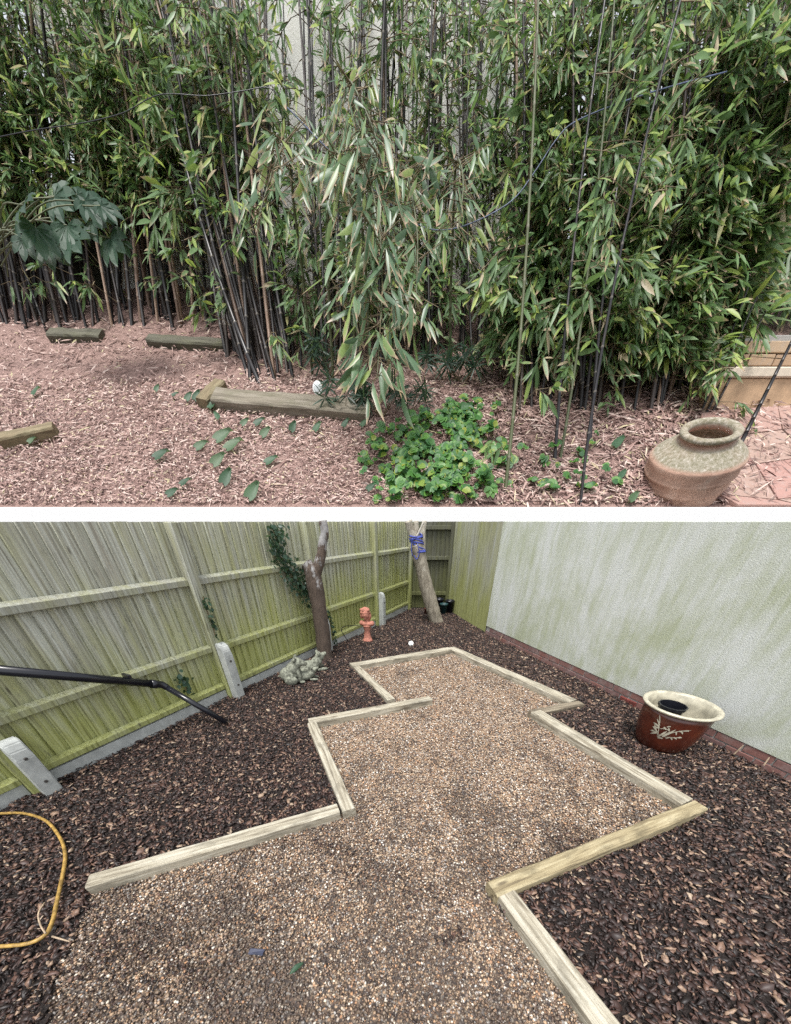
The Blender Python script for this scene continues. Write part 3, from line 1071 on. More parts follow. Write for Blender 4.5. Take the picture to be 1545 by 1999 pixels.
# ------------------------------------------------------------------ stone pigs
def pig(u, v, rz, s, kind, label):
    base = gp(u, v, 0.03)
    r = thing('stone_pig', label, 'garden ornament', base, 'stone pig ornaments')
    if kind == 'sit':
        E_ = [((0, 0, 0.10), (0.12, 0.105, 0.10), (0, 0, 0)), ((0.06, 0, 0.17), (0.12, 0.085, 0.085), (0, -0.75, 0)), ((0.13, 0, 0.25), (0.075, 0.068, 0.068), (0, -0.3, 0)),
              ((0.20, 0, 0.245), (0.055, 0.036, 0.034), (0, 0.25, 0)), ((0.24, 0, 0.237), (0.016, 0.034, 0.032), (0, 0.2, 0)),
              ((0.11, 0.055, 0.31), (0.02, 0.03, 0.038), (0.3, 0.4, 0)), ((0.11, -0.055, 0.31), (0.02, 0.03, 0.038), (-0.3, 0.4, 0)),
              ((0.14, 0.05, 0.09), (0.026, 0.026, 0.10), (0, -0.15, 0)), ((0.14, -0.05, 0.09), (0.026, 0.026, 0.10), (0, -0.15, 0)),
              ((0.165, 0.05, 0.01), (0.038, 0.028, 0.018), (0, 0, 0)), ((0.165, -0.05, 0.01), (0.038, 0.028, 0.018), (0, 0, 0)),
              ((0.03, 0.095, 0.05), (0.085, 0.04, 0.06), (0, 0, 0)), ((0.03, -0.095, 0.05), (0.085, 0.04, 0.06), (0, 0, 0)), ((-0.12, 0, 0.08), (0.03, 0.012, 0.012), (0, 0.4, 0))]
    else:
        E_ = [((0, 0, 0.085), (0.19, 0.10, 0.088), (0, -0.06, 0)), ((0.14, 0, 0.13), (0.09, 0.08, 0.08), (0, -0.6, 0)), ((0.20, 0, 0.20), (0.066, 0.062, 0.066), (0, -0.5, 0)),
              ((0.255, 0, 0.225), (0.052, 0.036, 0.033), (0, -0.25, 0)), ((0.295, 0, 0.234), (0.015, 0.033, 0.031), (0, -0.2, 0)),
              ((0.18, 0.05, 0.262), (0.02, 0.028, 0.036), (0.3, 0.2, 0)), ((0.18, -0.05, 0.262), (0.02, 0.028, 0.036), (-0.3, 0.2, 0)),
              ((0.20, 0.075, 0.03), (0.085, 0.026, 0.026), (0, 0, 0)), ((0.20, -0.075, 0.03), (0.085, 0.026, 0.026), (0, 0, 0)),
              ((-0.10, 0.09, 0.05), (0.09, 0.04, 0.055), (0, 0, 0)), ((-0.10, -0.09, 0.05), (0.09, 0.04, 0.055), (0, 0, 0)), ((-0.2, 0, 0.10), (0.03, 0.012, 0.012), (0, 0.5, 0))]
    Rz = Matrix.Rotation(rz, 4, 'Z')
    L_ = [(tuple(Vector(base) + Rz @ (Vector(c) * s)), tuple(x * s for x in rr), (Euler(e).to_matrix().to_4x4())) for c, rr, e in E_]
    bm = bmesh.new()
    for c, rr, em in L_:
        M = Matrix.Translation(c) @ Rz @ em @ Matrix.Diagonal((rr[0], rr[1], rr[2], 1))
        bmesh.ops.create_icosphere(bm, subdivisions=3, radius=1, matrix=M)
    o = bmobj('body', bm, M_stone, r)
    m = o.modifiers.new('remesh', 'REMESH')
    m.mode = 'VOXEL'
    m.voxel_size = 0.0065 * s
    m.use_smooth_shade = True
    sm = o.modifiers.new('smooth', 'SMOOTH')
    sm.iterations = 1
pig(566, 1331, 0.15, 0.98, 'sit', 'grey stone pig sitting upright, leftmost of the stone pigs')
pig(602, 1312, 0.55, 0.92, 'lie', 'grey stone pig lying with raised head beside the brown tree trunk')
pig(594, 1327, 0.1, 0.66, 'lie', 'small stone piglet lying in front of the two larger stone pigs')

# ------------------------------------------------------------------ terracotta bust
bb = gp(717, 1251, 0.03)
br = thing('bust', 'orange terracotta bust of a curly haired head on a flared pedestal', 'statue', bb)
bm = bmesh.new()
lathe(bm, [(0.085, 0), (0.088, 0.015), (0.078, 0.03), (0.062, 0.07), (0.052, 0.12), (0.05, 0.17), (0.058, 0.205), (0.064, 0.22), (0.05, 0.235)], 20, Matrix.Translation(bb))
bmobj('pedestal', bm, M_terra, br, True)
hx = [((0, 0, 0.285), (0.115, 0.07, 0.05), (0, 0.1, 0)), ((0, -0.02, 0.25), (0.07, 0.055, 0.035), (0, 0, 0)), ((0.085, 0, 0.29), (0.045, 0.05, 0.04), (0, 0.5, 0)), ((-0.085, 0, 0.30), (0.045, 0.05, 0.04), (0, -0.4, 0)),
      ((-0.005, 0, 0.34), (0.04, 0.042, 0.07), (0, -0.1, 0)), ((-0.02, -0.02, 0.435), (0.058, 0.068, 0.078), (0.1, -0.1, 0)), ((-0.025, -0.078, 0.43), (0.011, 0.018, 0.02), (0.3, 0, 0)),
      ((-0.022, -0.065, 0.398), (0.022, 0.018, 0.011), (0, 0, 0)), ((-0.02, -0.058, 0.376), (0.022, 0.02, 0.018), (0, 0, 0)), ((-0.022, -0.06, 0.47), (0.046, 0.024, 0.018), (0, 0, 0)), ((-0.02, 0.01, 0.49), (0.072, 0.075, 0.055), (0, 0, 0)),
      ((0.045, 0.03, 0.40), (0.035, 0.045, 0.065), (0, 0, 0)), ((-0.085, 0.02, 0.42), (0.026, 0.045, 0.06), (0, 0, 0)), ((0.03, 0.06, 0.37), (0.04, 0.035, 0.06), (0, 0, 0))]
for k in range(16):
    a_ = k * 0.82
    hx.append(((-0.02 + 0.068 * math.cos(a_), 0.005 + 0.062 * math.sin(a_), 0.46 + 0.05 * math.sin(k * 2.1)), (0.022, 0.022, 0.022), (0, 0, 0)))
blob('figure', [(tuple(Vector(c) + bb), r_, e) for c, r_, e in hx], M_terra, br, 0.006, 1)

# ------------------------------------------------------------------ red glazed pot with a black pot inside
pb_ = gp(1286, 1450, 0.02)
def zfor(p, v):
    lo, hi = 0.0, 1.5
    for _ in range(40):
        mdl = (lo + hi) / 2
        if proj((p.x, p.y, mdl))[1] > v:
            lo = mdl
        else:
            hi = mdl
    return lo
ztop = zfor(pb_, 1374)
HP = ztop - 0.02
dep = pb_.y * CT - (ztop - EYE) * ST
RR = 81 * dep / F * 0.80
gpot = thing('glazed_pot', 'large red-brown glazed garden pot with cream rim and bamboo motif', 'plant pot', pb_)
potprof = [(0.60, 0.0), (0.68, 0.06), (0.76, 0.2), (0.825, 0.4), (0.865, 0.6), (0.885, 0.8), (0.885, 0.92)]
bm = bmesh.new()
prof = [(0.1, 0.0)] + [(a_, b_) for a_, b_ in potprof] + [(0.85, 0.925), (0.83, 0.6), (0.76, 0.33), (0.45, 0.25), (0.1, 0.24)]
lathe(bm, [(r_ * RR, z * HP) for r_, z in prof], 48, Matrix.Translation(pb_))
ob = bmobj('body', bm, M_glaze, gpot, True)
bm = bmesh.new()
rimp = [(0.87, 0.915), (0.925, 0.925), (0.975, 0.95), (1.0, 0.972), (0.99, 0.99), (0.94, 0.998), (0.87, 0.985), (0.84, 0.96), (0.815, 0.8), (0.785, 0.55), (0.70, 0.36), (0.02, 0.345)]
rings = []
for r_, z in rimp:
    rings.append([bm.verts.new(pb_ + Vector((r_ * RR * math.cos(2 * math.pi * k / 48), r_ * RR * math.sin(2 * math.pi * k / 48), z * HP))) for k in range(48)])
for i in range(len(rings) - 1):
    for k in range(48):
        k2 = (k + 1) % 48
        bm.faces.new((rings[i][k], rings[i][k2], rings[i + 1][k2], rings[i + 1][k]))
bmobj('rim', bm, M_cream, gpot, True)
# bamboo motif: brushed strokes standing a hair proud of the glaze
PZ = np.array([z for _, z in potprof])
PR = np.array([r_ for r_, _ in potprof])
yaw0 = math.atan2(-pb_.y, -pb_.x) + 0.02
def onpot(a_, z):
    r_ = np.interp(z, PZ, PR) * RR + 0.0025
    t = yaw0 + a_
    return pb_ + Vector((r_ * math.cos(t), r_ * math.sin(t), z * HP))
bm = bmesh.new()
def stroke(pts, wd):
    pts = [Vector((a_, b_)) for a_, b_ in pts]
    n_ = 7
    L_, R_ = [], []
    for i in range(n_ + 1):
        t = i / n_
        if len(pts) == 2:
            p = pts[0].lerp(pts[1], t)
            d = pts[1] - pts[0]
        else:
            p = pts[0] * (1 - t) ** 2 + pts[1] * 2 * t * (1 - t) + pts[2] * t * t
            d = (pts[1] - pts[0]) * (1 - t) + (pts[2] - pts[1]) * t
        nn = Vector((-d.y, d.x)).normalized()
        h_ = wd * (math.sin(math.pi * min(1, 0.12 + t * 0.9)) ** 0.7 + 0.08) / 2
        L_.append(bm.verts.new(onpot(*(p + nn * h_))))
        R_.append(bm.verts.new(onpot(*(p - nn * h_))))
    for i in range(n_):
        bm.faces.new((L_[i], R_[i], R_[i + 1], L_[i + 1]))
# angle grows towards picture right (seen from outside, counter-clockwise)
for (x0, y0), (x1, y1), wd in [((-0.10, 0.43), (0.02, 0.60), 0.055), ((-0.02, 0.44), (0.14, 0.62), 0.06), ((0.06, 0.50), (0.20, 0.68), 0.05), ((-0.14, 0.40), (-0.02, 0.52), 0.04)]:
    stroke([(x0, y0), (x1, y1)], wd)
for tr in [[(-0.16, 0.40), (-0.18, 0.62), (-0.42, 0.80)], [(0.10, 0.55), (0.32, 0.70), (0.60, 0.72)], [(-0.18, 0.60), (0.0, 0.68), (0.10, 0.58)], [(0.02, 0.45), (0.26, 0.48), (0.46, 0.52)], [(-0.1, 0.46), (-0.26, 0.48), (-0.4, 0.52)]]:
    stroke(tr, 0.018)
for x, y, a_, l_ in [(-0.24, 0.66, 2.6, 0.2), (-0.22, 0.62, 2.95, 0.24), (-0.22, 0.60, 3.3, 0.2), (-0.28, 0.72, 2.3, 0.2), (-0.2, 0.50, 2.8, 0.24), (-0.2, 0.48, 3.15, 0.24), (-0.22, 0.47, 3.5, 0.18), (-0.26, 0.53, 2.5, 0.18),
                     (0.24, 0.63, -0.9, 0.1), (0.30, 0.66, -0.2, 0.14), (0.36, 0.66, -0.6, 0.1), (0.40, 0.68, 0.05, 0.16), (0.28, 0.49, -0.3, 0.12), (0.36, 0.5, 0.1, 0.14), (0.2, 0.47, -0.5, 0.1), (-0.12, 0.66, -0.5, 0.1), (0.0, 0.67, -0.7, 0.1), (-0.05, 0.68, 0.3, 0.1), (0.1, 0.42, 0.5, 0.12), (-0.12, 0.38, 0.1, 0.16)]:
    stroke([(x, y), (x + l_ * 0.6 * math.cos(a_), y + l_ * 0.6 * math.sin(a_) + 0.02), (x + l_ * math.cos(a_), y + l_ * math.sin(a_))], 0.032)
bmobj('motif', bm, M_cream, gpot)
# black plastic pot inside
ic = pb_ + Vector((-0.03, 0.045, 0.352 * HP + 0.004))
ip = thing('plastic_pot', 'black octagonal plastic pot standing inside the large glazed pot', 'plant pot', ic)
bm = bmesh.new()
hh = HP * 0.56
lathe(bm, [(RR * 0.28, 0), (RR * 0.34, hh * 0.9), (RR * 0.38, hh * 0.9), (RR * 0.385, hh), (RR * 0.35, hh), (RR * 0.28, 0.03)], 10, Matrix.Translation(ic))
bmobj('body', bm, M_black, ip)

# ------------------------------------------------------------------ corner pots, lamp, debris
def tubpot(u, v, r0, r1, h, mat, label, Y=None, tilt=0.0):
    p = gp(u, v, 0.03)
    o_ = thing('plastic_pot', label, 'plant pot', p, 'pots left in the far corner')
    bm = bmesh.new()
    M = Matrix.Translation(p) @ Matrix.Rotation(tilt, 4, 'Y')
    lathe(bm, [(r0, 0), (r1, h * 0.86), (r1 * 1.08, h * 0.86), (r1 * 1.1, h), (r1 * 0.95, h), (r0 * 0.9, 0.03)], 22, M)
    bmobj('body', bm, mat, o_, True)
tubpot(866, 1199, 0.06, 0.085, 0.22, M_greenpot, 'dark blue-green plastic pot right of the leaning tree foot')
tubpot(877, 1196, 0.08, 0.10, 0.26, M_black, 'black plastic pot tucked into the right-hand far corner')
tubpot(857, 1193, 0.08, 0.10, 0.27, M_black, 'black plastic pot partly hidden behind the leaning tree')
tubpot(833, 1199, 0.05, 0.065, 0.12, M_redpot, 'small dull red pot left of the leaning tree foot', tilt=0.15)

def ground_lamp(p, r, axis, label, mount):
    o_ = thing('spotlight', label, 'garden light', p)
    q = axis.to_track_quat('Z', 'Y').to_matrix().to_4x4()
    M = Matrix.Translation(p + axis * r * 0.9) @ q
    bm = bmesh.new()
    lathe(bm, [(r * 0.7, -r * 0.9), (r * 0.98, 0), (r * 1.0, r * 0.12), (r * 0.78, r * 0.14)], 24, M)
    bmobj('housing', bm, M_lamp, o_, True)
    bm = bmesh.new()
    lathe(bm, [(r * 0.76, r * 0.13), (r * 0.5, r * 0.22), (r * 0.05, r * 0.25)], 24, M)
    bmobj('lens', bm, simple('lamp_lens', (0.62, 0.66, 0.66), 0.15, 0.05), o_, True)
    bm = bmesh.new()
    tube(bm, [p + axis * r * 0.3, p - mount * r * 1.6], [r * 0.25, r * 0.15], 8)
    bmobj('spike', bm, M_black, o_)
ground_lamp(gp(803, 1258, 0.05), 0.042, Vector((0, -0.75, 0.66)).normalized(), 'small round white garden light on the bark in the lower garden', UP)

def flat_leaf(name, p, L_, W_, yaw, mat, label, cat, curl=0.01):
    bm = bmesh.new()
    n_ = 6
    a_, b_, c_ = [], [], []
    T = Vector((math.cos(yaw), math.sin(yaw), 0))
    N = Vector((-T.y, T.x, 0))
    for i in range(n_ + 1):
        t = i / n_
        w_ = W_ * math.sin(math.pi * (0.06 + 0.9 * t)) ** 0.8 / 2
        m_ = p + T * (t - 0.5) * L_ + UP * (curl * math.sin(math.pi * t) + 0.004)
        a_.append(bm.verts.new(m_ + N * w_ + UP * curl * 0.8))
        b_.append(bm.verts.new(m_))
        c_.append(bm.verts.new(m_ - N * w_ + UP * curl * 0.8))
    for i in range(n_):
        bm.faces.new((a_[i], b_[i], b_[i + 1], a_[i + 1]))
        bm.faces.new((b_[i], c_[i], c_[i + 1], b_[i + 1]))
    o_ = bmobj(name, bm, mat, None, True)
    tag(o_, label, cat)
flat_leaf('fallen_leaf', gp(579, 1892, 0.022), 0.07, 0.026, 0.75, M_arum, 'single green leaf lying on the gravel near the bottom', 'leaf')
bm = boxbm((0.075, 0.026, 0.006), 0.002, jitter=0.003)
bm.transform(Matrix.Translation(gp(500, 1858, 0.026)) @ Matrix.Rotation(-0.06, 4, 'Z') @ Matrix.Rotation(0.1, 4, 'X'))
tag(bmobj('slate_chip', bm, M_darkblue), 'dark blue slate chip lying on the gravel at lower left', 'stone chip')
bm = bmesh.new()
tube(bm, smooth_path([gp(86, 1762, 0.06), gp(74, 1783, 0.075), gp(78, 1806, 0.07), gp(88, 1822, 0.07)], 5), [0.004] * 16, 6)
tube(bm, [gp(101, 1828, 0.05), gp(135, 1838, 0.05)], [0.005, 0.003], 6)
tag(bmobj('dry_stem', bm, M_tan, None, True), 'pale dry stem lying inside the loop of the yellow hose', 'twig')
for (u0, v0, u1, v1), lab in (((1432, 1474, 1452, 1455), 'pale wood splinter leaning on the brick plinth right of the glazed pot'), ((1492, 1494, 1503, 1478), 'pale wood splinter on the plinth at the right edge of the picture'), ((978, 1248, 981, 1240), 'tiny pale splinter against the far end of the brick plinth')):
    bm = bmesh.new()
    tube(bm, [onv(u0, v0, WA + WN * 0.04, WB + WN * 0.04), onv(u1, v1, WA + WN * 0.02, WB + WN * 0.02)], [0.006, 0.004], 5)
    tag(bmobj('wood_splinter', bm, M_tan), lab, 'splinter')
bm = bmesh.new()
tube(bm, smooth_path([gp(682, 1256, 0.03), onv(668, 1236, FA + FN * 0.2, FB + FN * 0.2), onv(667, 1225, FA + FN * 0.15, FB + FN * 0.15), onv(684, 1221, FA + FN * 0.12, FB + FN * 0.12), onv(706, 1222, FA + FN * 0.2, FB + FN * 0.2)], 5), [0.006] * 21, 6)
tag(bmobj('cable', bm, M_black), 'thin black cable looping against the fence left of the terracotta bust', 'cable')

# ------------------------------------------------------------------ leaf builder shared by all plants
def leaf_arrays(base, D, N, L, W, droop):
    """leaves as folded, drooping blades: base (n,3), direction D, normal N, length L, width W"""
    D = D / np.linalg.norm(D, axis=1)[:, None]
    Sd = np.cross(D, N)
    Sd /= np.linalg.norm(Sd, axis=1)[:, None] + 1e-9
    Nn = np.cross(Sd, D)
    n_ = len(base)
    V_ = np.zeros((n_, 8, 3))
    g = droop
    def mp(t):
        return base + D * (L * t)[:, None] + g * (L * t * t)[:, None]
    one = np.ones(n_)
    fold = 0.22
    V_[:, 0] = base
    for k, (t, wf) in enumerate(((0.32, 0.5), (0.68, 0.42))):
        m_ = mp(one * t)
        s = Sd * (W * wf)[:, None]
        up = Nn * (W * wf * fold)[:, None]
        V_[:, 1 + 3 * k] = m_ - s + up
        V_[:, 2 + 3 * k] = m_
        V_[:, 3 + 3 * k] = m_ + s + up
    V_[:, 7] = mp(one)
    b = (np.arange(n_) * 8)[:, None]
    tri = np.concatenate([b + np.array([f]) for f in ([0, 2, 1], [0, 3, 2], [4, 5, 7], [5, 6, 7])])
    quad = np.concatenate([b + np.array([f]) for f in ([1, 2, 5, 4], [2, 3, 6, 5])])
    tip = np.tile([0, .32, .32, .32, .68, .68, .68, 1.0], n_)
    edge = np.tile([0.2, 1, 0, 1, 1, 0, 1, 0.9], n_)
    return V_.reshape(-1, 3), tri, quad, tip, edge

def add_attr(me, name, vals):
    a_ = me.attributes.new(name, 'FLOAT', 'POINT')
    a_.data.foreach_set('value', np.asarray(vals, dtype=np.float32))

def twig_arrays(A, B, r):
    """thin three-sided rods from A to B"""
    D = B - A
    D = D / (np.linalg.norm(D, axis=1)[:, None] + 1e-9)
    ref = np.tile([0.3, -0.8, 0.52], (len(A), 1))
    s = np.cross(D, ref)
    s /= np.linalg.norm(s, axis=1)[:, None] + 1e-9
    t = np.cross(D, s)
    V_ = np.zeros((len(A), 6, 3))
    for k in range(3):
        a_ = 2 * math.pi * k / 3
        o_ = s * math.cos(a_) + t * math.sin(a_)
        V_[:, k] = A + o_ * r
        V_[:, k + 3] = B + o_ * r * 0.5
    b = (np.arange(len(A)) * 6)[:, None]
    q = np.concatenate([b + np.array([f]) for f in ([0, 1, 4, 3], [1, 2, 5, 4], [2, 0, 3, 5])])
    return V_.reshape(-1, 3), q

def foliage_obj(name, leaves, twigs, mats, parent):
    V_, tri, quad, tip, edge = leaves
    faces = [tri, quad]
    nl = len(V_)
    nf_leaf = len(tri) + len(quad)
    if twigs is not None and len(twigs[0]):
        faces.append(twigs[1] + nl)
        V_ = np.concatenate([V_, twigs[0]])
        tip = np.concatenate([tip, np.zeros(len(twigs[0]))])
        edge = np.concatenate([edge, np.zeros(len(twigs[0]))])
    if parent is not None:
        V_ = V_ - np.array(parent.location)
    me = fast_mesh(name, V_, faces)
    add_attr(me, 'tip', tip)
    add_attr(me, 'edge', edge)
    mi = np.zeros(len(me.polygons), dtype=np.int32)
    mi[nf_leaf:] = 1
    o_ = link(name, me, mats, parent)
    me.polygons.foreach_set('material_index', mi)
    return o_

# ivy on the lower fence
def ivy(pts, n_, L0, label, spread=0.05, offs=0.07, z_lo=0.0):
    st = [onv(u, max(v, 1026), FA + FN * offs, FB + FN * offs) for u, v in pts]
    S = smooth_path(st, 6)
    r = thing('ivy', label, 'ivy', st[0])
    bm = bmesh.new()
    tube(bm, S, [0.006] * len(S), 5)
    bmobj('stem', bm, M_twig, r)
    idx = rng.integers(0, len(S), n_)
    c = np.array([S[i][:] for i in idx]) + rng.normal(0, spread, (n_, 3)) * np.array([FT.x, FT.y, 1]) + np.array(FN[:]) * np.abs(rng.normal(0.02, 0.02, n_))[:, None]
    c[:, 2] = np.minimum(c[:, 2], 1.665)
    D = rng.normal(0, 0.7, (n_, 3)) + np.array([0, 0, -0.8])
    D[:, 2] = -np.abs(D[:, 2])
    N = np.array(FN[:]) + rng.normal(0, 0.4, (n_, 3))
    L = L0 * rng.uniform(0.6, 1.3, n_)
    o_ = foliage_obj('leaves', leaf_arrays(c, D, N, L, L * 0.8, np.zeros(3)), None, [M_darkleaf, M_twig], r)
    stuff(o_)
ivy([(527, 1020), (538, 1050), (540, 1075), (556, 1100), (570, 1125), (590, 1145), (600, 1158)], 620, 0.045, 'dark trailing ivy hanging down the fence left of the brown tree', 0.095)
ivy([(396, 1165), (402, 1190), (412, 1215), (419, 1240)], 60, 0.035, 'thin ivy strand creeping down the fence post above the tall concrete spur', 0.012, 0.12)
ivy([(348, 1318), (356, 1330), (364, 1350)], 46, 0.045, 'small ivy sprig growing out of the boards above the pipe elbow', 0.035)
ivy([(636, 1195), (644, 1220), (650, 1250)], 70, 0.04, 'thin ivy growing low on the fence just right of the brown trunk', 0.03)

# ------------------------------------------------------------------ retaining wall and the bank behind it
RWTOP = 1.7 + 8.7 * math.tan(math.atan(500 / F) - TH)
rw = bmesh.new()
bmesh.ops.create_cube(rw, size=1)
bmesh.ops.scale(rw, vec=(30, 0.24, RWTOP + 0.02), verts=rw.verts)
bmesh.ops.translate(rw, vec=(0, 8.82, (RWTOP - 0.02) / 2), verts=rw.verts)
bmesh.ops.bevel(rw, geom=rw.edges[:], offset=0.01, segments=2, affect='EDGES')
tag(bmobj('retaining_wall', rw, M_white), 'white painted retaining wall between the lower fences and the bamboo bank', 'wall')

UPW = 17.0                                   # line of the house wall at the back of the bank
def bankz(y):
    return SZ0 + (y - SY0) * SLOPE
bm = bmesh.new()
nx, ny = 60, 40
g = {}
YT = 17.8
for i in range(nx + 1):
    for j in range(ny + 1):
        x = -22 + 44 * i / nx
        y = SY0 + (YT - SY0) * j / ny
        z = bankz(y) + (0.05 * math.sin(1.7 * x + 0.6 * y) * math.sin(1.3 * y + 1) if 0 < j < ny else 0)
        g[i, j] = bm.verts.new((x, y, z - 0.01))
for i in range(nx):
    for j in range(ny):
        bm.faces.new((g[i, j], g[i + 1, j], g[i + 1, j + 1], g[i, j + 1]))
lo = [bm.verts.new((x, y, -0.02)) for x, y in ((-22, SY0), (22, SY0), (22, 60), (-22, 60))]
hi = [bm.verts.new((22, 60, bankz(YT) - 0.01)), bm.verts.new((-22, 60, bankz(YT) - 0.01))]
bm.faces.new([g[i, ny] for i in range(nx + 1)] + hi)
bm.faces.new([g[i, 0] for i in range(nx, -1, -1)] + [lo[0], lo[1]])
bm.faces.new([g[0, j] for j in range(ny + 1)] + [hi[1], lo[3], lo[0]])
bm.faces.new([g[nx, j] for j in range(ny, -1, -1)] + [lo[1], lo[2], hi[0]])
struct(bmobj('bank', bm, M_bank, None, False))

# back wall (rendered) and the old fence to its left
def vbox(x0, x1, y0, y1, z0, z1, mat, name, parent=None, bevel=0.02):
    bm = boxbm((x1 - x0, y1 - y0, z1 - z0), bevel)
    bmesh.ops.translate(bm, vec=((x0 + x1) / 2, (y0 + y1) / 2, (z0 + z1) / 2), verts=bm.verts)
    return bmobj(name, bm, mat, parent)
xl = at(225, 560, UPW).x
xr = at(1085, 250, UPW).x
tag(vbox(xl, xr, UPW, UPW + 0.4, bankz(UPW) - 0.4, 12.0, M_render_up, 'house_wall'), 'pale rendered house wall showing through the bamboo', 'wall')
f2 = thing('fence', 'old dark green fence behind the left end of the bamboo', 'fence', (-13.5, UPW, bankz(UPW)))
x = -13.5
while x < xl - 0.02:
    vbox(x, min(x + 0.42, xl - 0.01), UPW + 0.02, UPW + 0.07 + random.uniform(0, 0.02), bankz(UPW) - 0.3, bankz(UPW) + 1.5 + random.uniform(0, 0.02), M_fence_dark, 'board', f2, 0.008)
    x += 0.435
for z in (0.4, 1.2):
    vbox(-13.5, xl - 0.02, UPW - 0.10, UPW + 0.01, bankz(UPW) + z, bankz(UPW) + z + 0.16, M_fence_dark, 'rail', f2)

# dry litter over the bank
def slope_frame():
    return np.array([1, 0, 0.]), np.array(SU[:]), np.array(SN[:])
ex, eu, en = slope_frame()
def slope_pts(n_, u0, u1, v0, v1):
    P = []
    uu = rng.uniform(u0, u1, n_)
    vv = v0 + (v1 - v0) * rng.uniform(0, 1, n_)
    return np.array([sp(a_, b_)[:] for a_, b_ in zip(uu, vv)]), uu, vv
def litter(n_, u0, u1, v0, v1, Lm, Wm, name, keep=None, rise=0.0):
    P, uu, vv = slope_pts(n_, u0, u1, v0, min(v1, 984))
    if keep is not None:
        k = keep(uu, vv)
        P = P[k]
    n_ = len(P)
    a_ = rng.normal(0.25, 0.95, n_)
    D = ex * np.cos(a_)[:, None] * np.where(rng.uniform(size=n_) < 0.5, -1, 1)[:, None] + eu * np.sin(a_)[:, None] + en * rng.normal(0.0, 0.09, n_)[:, None]
    N = en + rng.normal(0, 0.35, (n_, 3))
    L = Lm * rng.gamma(4.0, 0.25, n_)
    W = Wm * rng.uniform(0.6, 1.4, n_)
    base = P + en * (rise + rng.uniform(0.0, 0.07, n_))[:, None] - D * (L * 0.5)[:, None]
    Vv, tri, quad, tip, edge = leaf_arrays(base, D, N, L, W, en * -0.05)
    me = fast_mesh(name, Vv, [tri, quad])
    return stuff(link(name, me, M_litter))
litter(15000, -60, 1420, 590, 1000, 0.17, 0.026, 'dry_leaf_litter')
litter(26000, -60, 1000, 740, 1000, 0.085, 0.022, 'dry_leaf_litter')
litter(6500, 900, 1420, 700, 1000, 0.30, 0.034, 'dry_leaf_litter')

litter(420, 1390, 1600, 790, 984, 0.26, 0.03, 'dry_leaf_litter', rise=0.09)

# ------------------------------------------------------------------ bamboo
DOWN = np.array([0, -ST, -CT])                  # hanging out over the slope
def fol_density(u, v):
    """how leafy the thicket is, read off the photograph (survey of the clumps)"""
    d = 0.75
    if u < 330 and v > 425:
        d = 0.05
    elif u < 330:
        d = 0.45 if v < 170 else 0.8
    elif u < 480:
        d = 0.5 if v < 300 else (0.4 if v < 480 else 0.14)
        if v > 560:
            d = 0.05
    elif u < 600:
        d = 0.36 if v < 470 else 0.15
        if v > 660:
            d = 0.05
    elif u < 740:
        d = 0.40 if v < 300 else 0.55
        if v > 690:
            d = 0.12
    elif u < 960:
        d = 0.36 if v < 400 else 0.5
        if v > 690:
            d = 0.12
    elif u < 1080:
        d = 0.36 if v < 350 else 0.6
        if v > 690:
            d = 0.1
    else:
        d = 0.72 if v < 250 else 0.95
        if v > 650:
            d = 0.7
        if v > 710:
            d = 0.22
        if v > 770:
            d = 0.05
        if u > 1360 and v > 600:
            d = 0.45
        if 1330 < u < 1440 and 60 < v < 300:
            d = 0.35
    return d

def culm_mesh(S, r0, r1, seg=6):
    n_ = len(S)
    S = np.array([p[:] for p in S])
    D = np.gradient(S, axis=0)
    D /= np.linalg.norm(D, axis=1)[:, None]
    ref = np.array([0, -1.0, 0.2])
    A = np.cross(D, ref)
    A /= np.linalg.norm(A, axis=1)[:, None]
    B = np.cross(D, A)
    rad = np.linspace(r0, r1, n_)
    # nodes: every step gets a swollen ring
    pts, rr, nd = [], [], []
    for i in range(n_):
        pts.append((S[i], A[i], B[i]))
        rr.append(rad[i])
        nd.append(0)
        if 0 < i < n_ - 1:
            e = (S[i + 1] - S[i]) * 0.04
            for k, (f_, q) in enumerate(((1.10, 1), (1.10, 1), (1.0, 0))):
                pts.append((S[i] + e * (k + 1) * 0.8, A[i], B[i]))
                rr.append(rad[i] * f_)
                nd.append(q)
    V_ = []
    for (p, a_, b_), r_ in zip(pts, rr):
        for k in range(seg):
            t = 2 * math.pi * k / seg
            V_.append(p + (a_ * math.cos(t) + b_ * math.sin(t)) * r_)
    m_ = len(pts)
    F_ = []
    for i in range(m_ - 1):
        for k in range(seg):
            F_.append((i * seg + k, i * seg + (k + 1) % seg, (i + 1) * seg + (k + 1) % seg, (i + 1) * seg + k))
    return np.array(V_), np.array(F_), np.repeat(nd, seg)

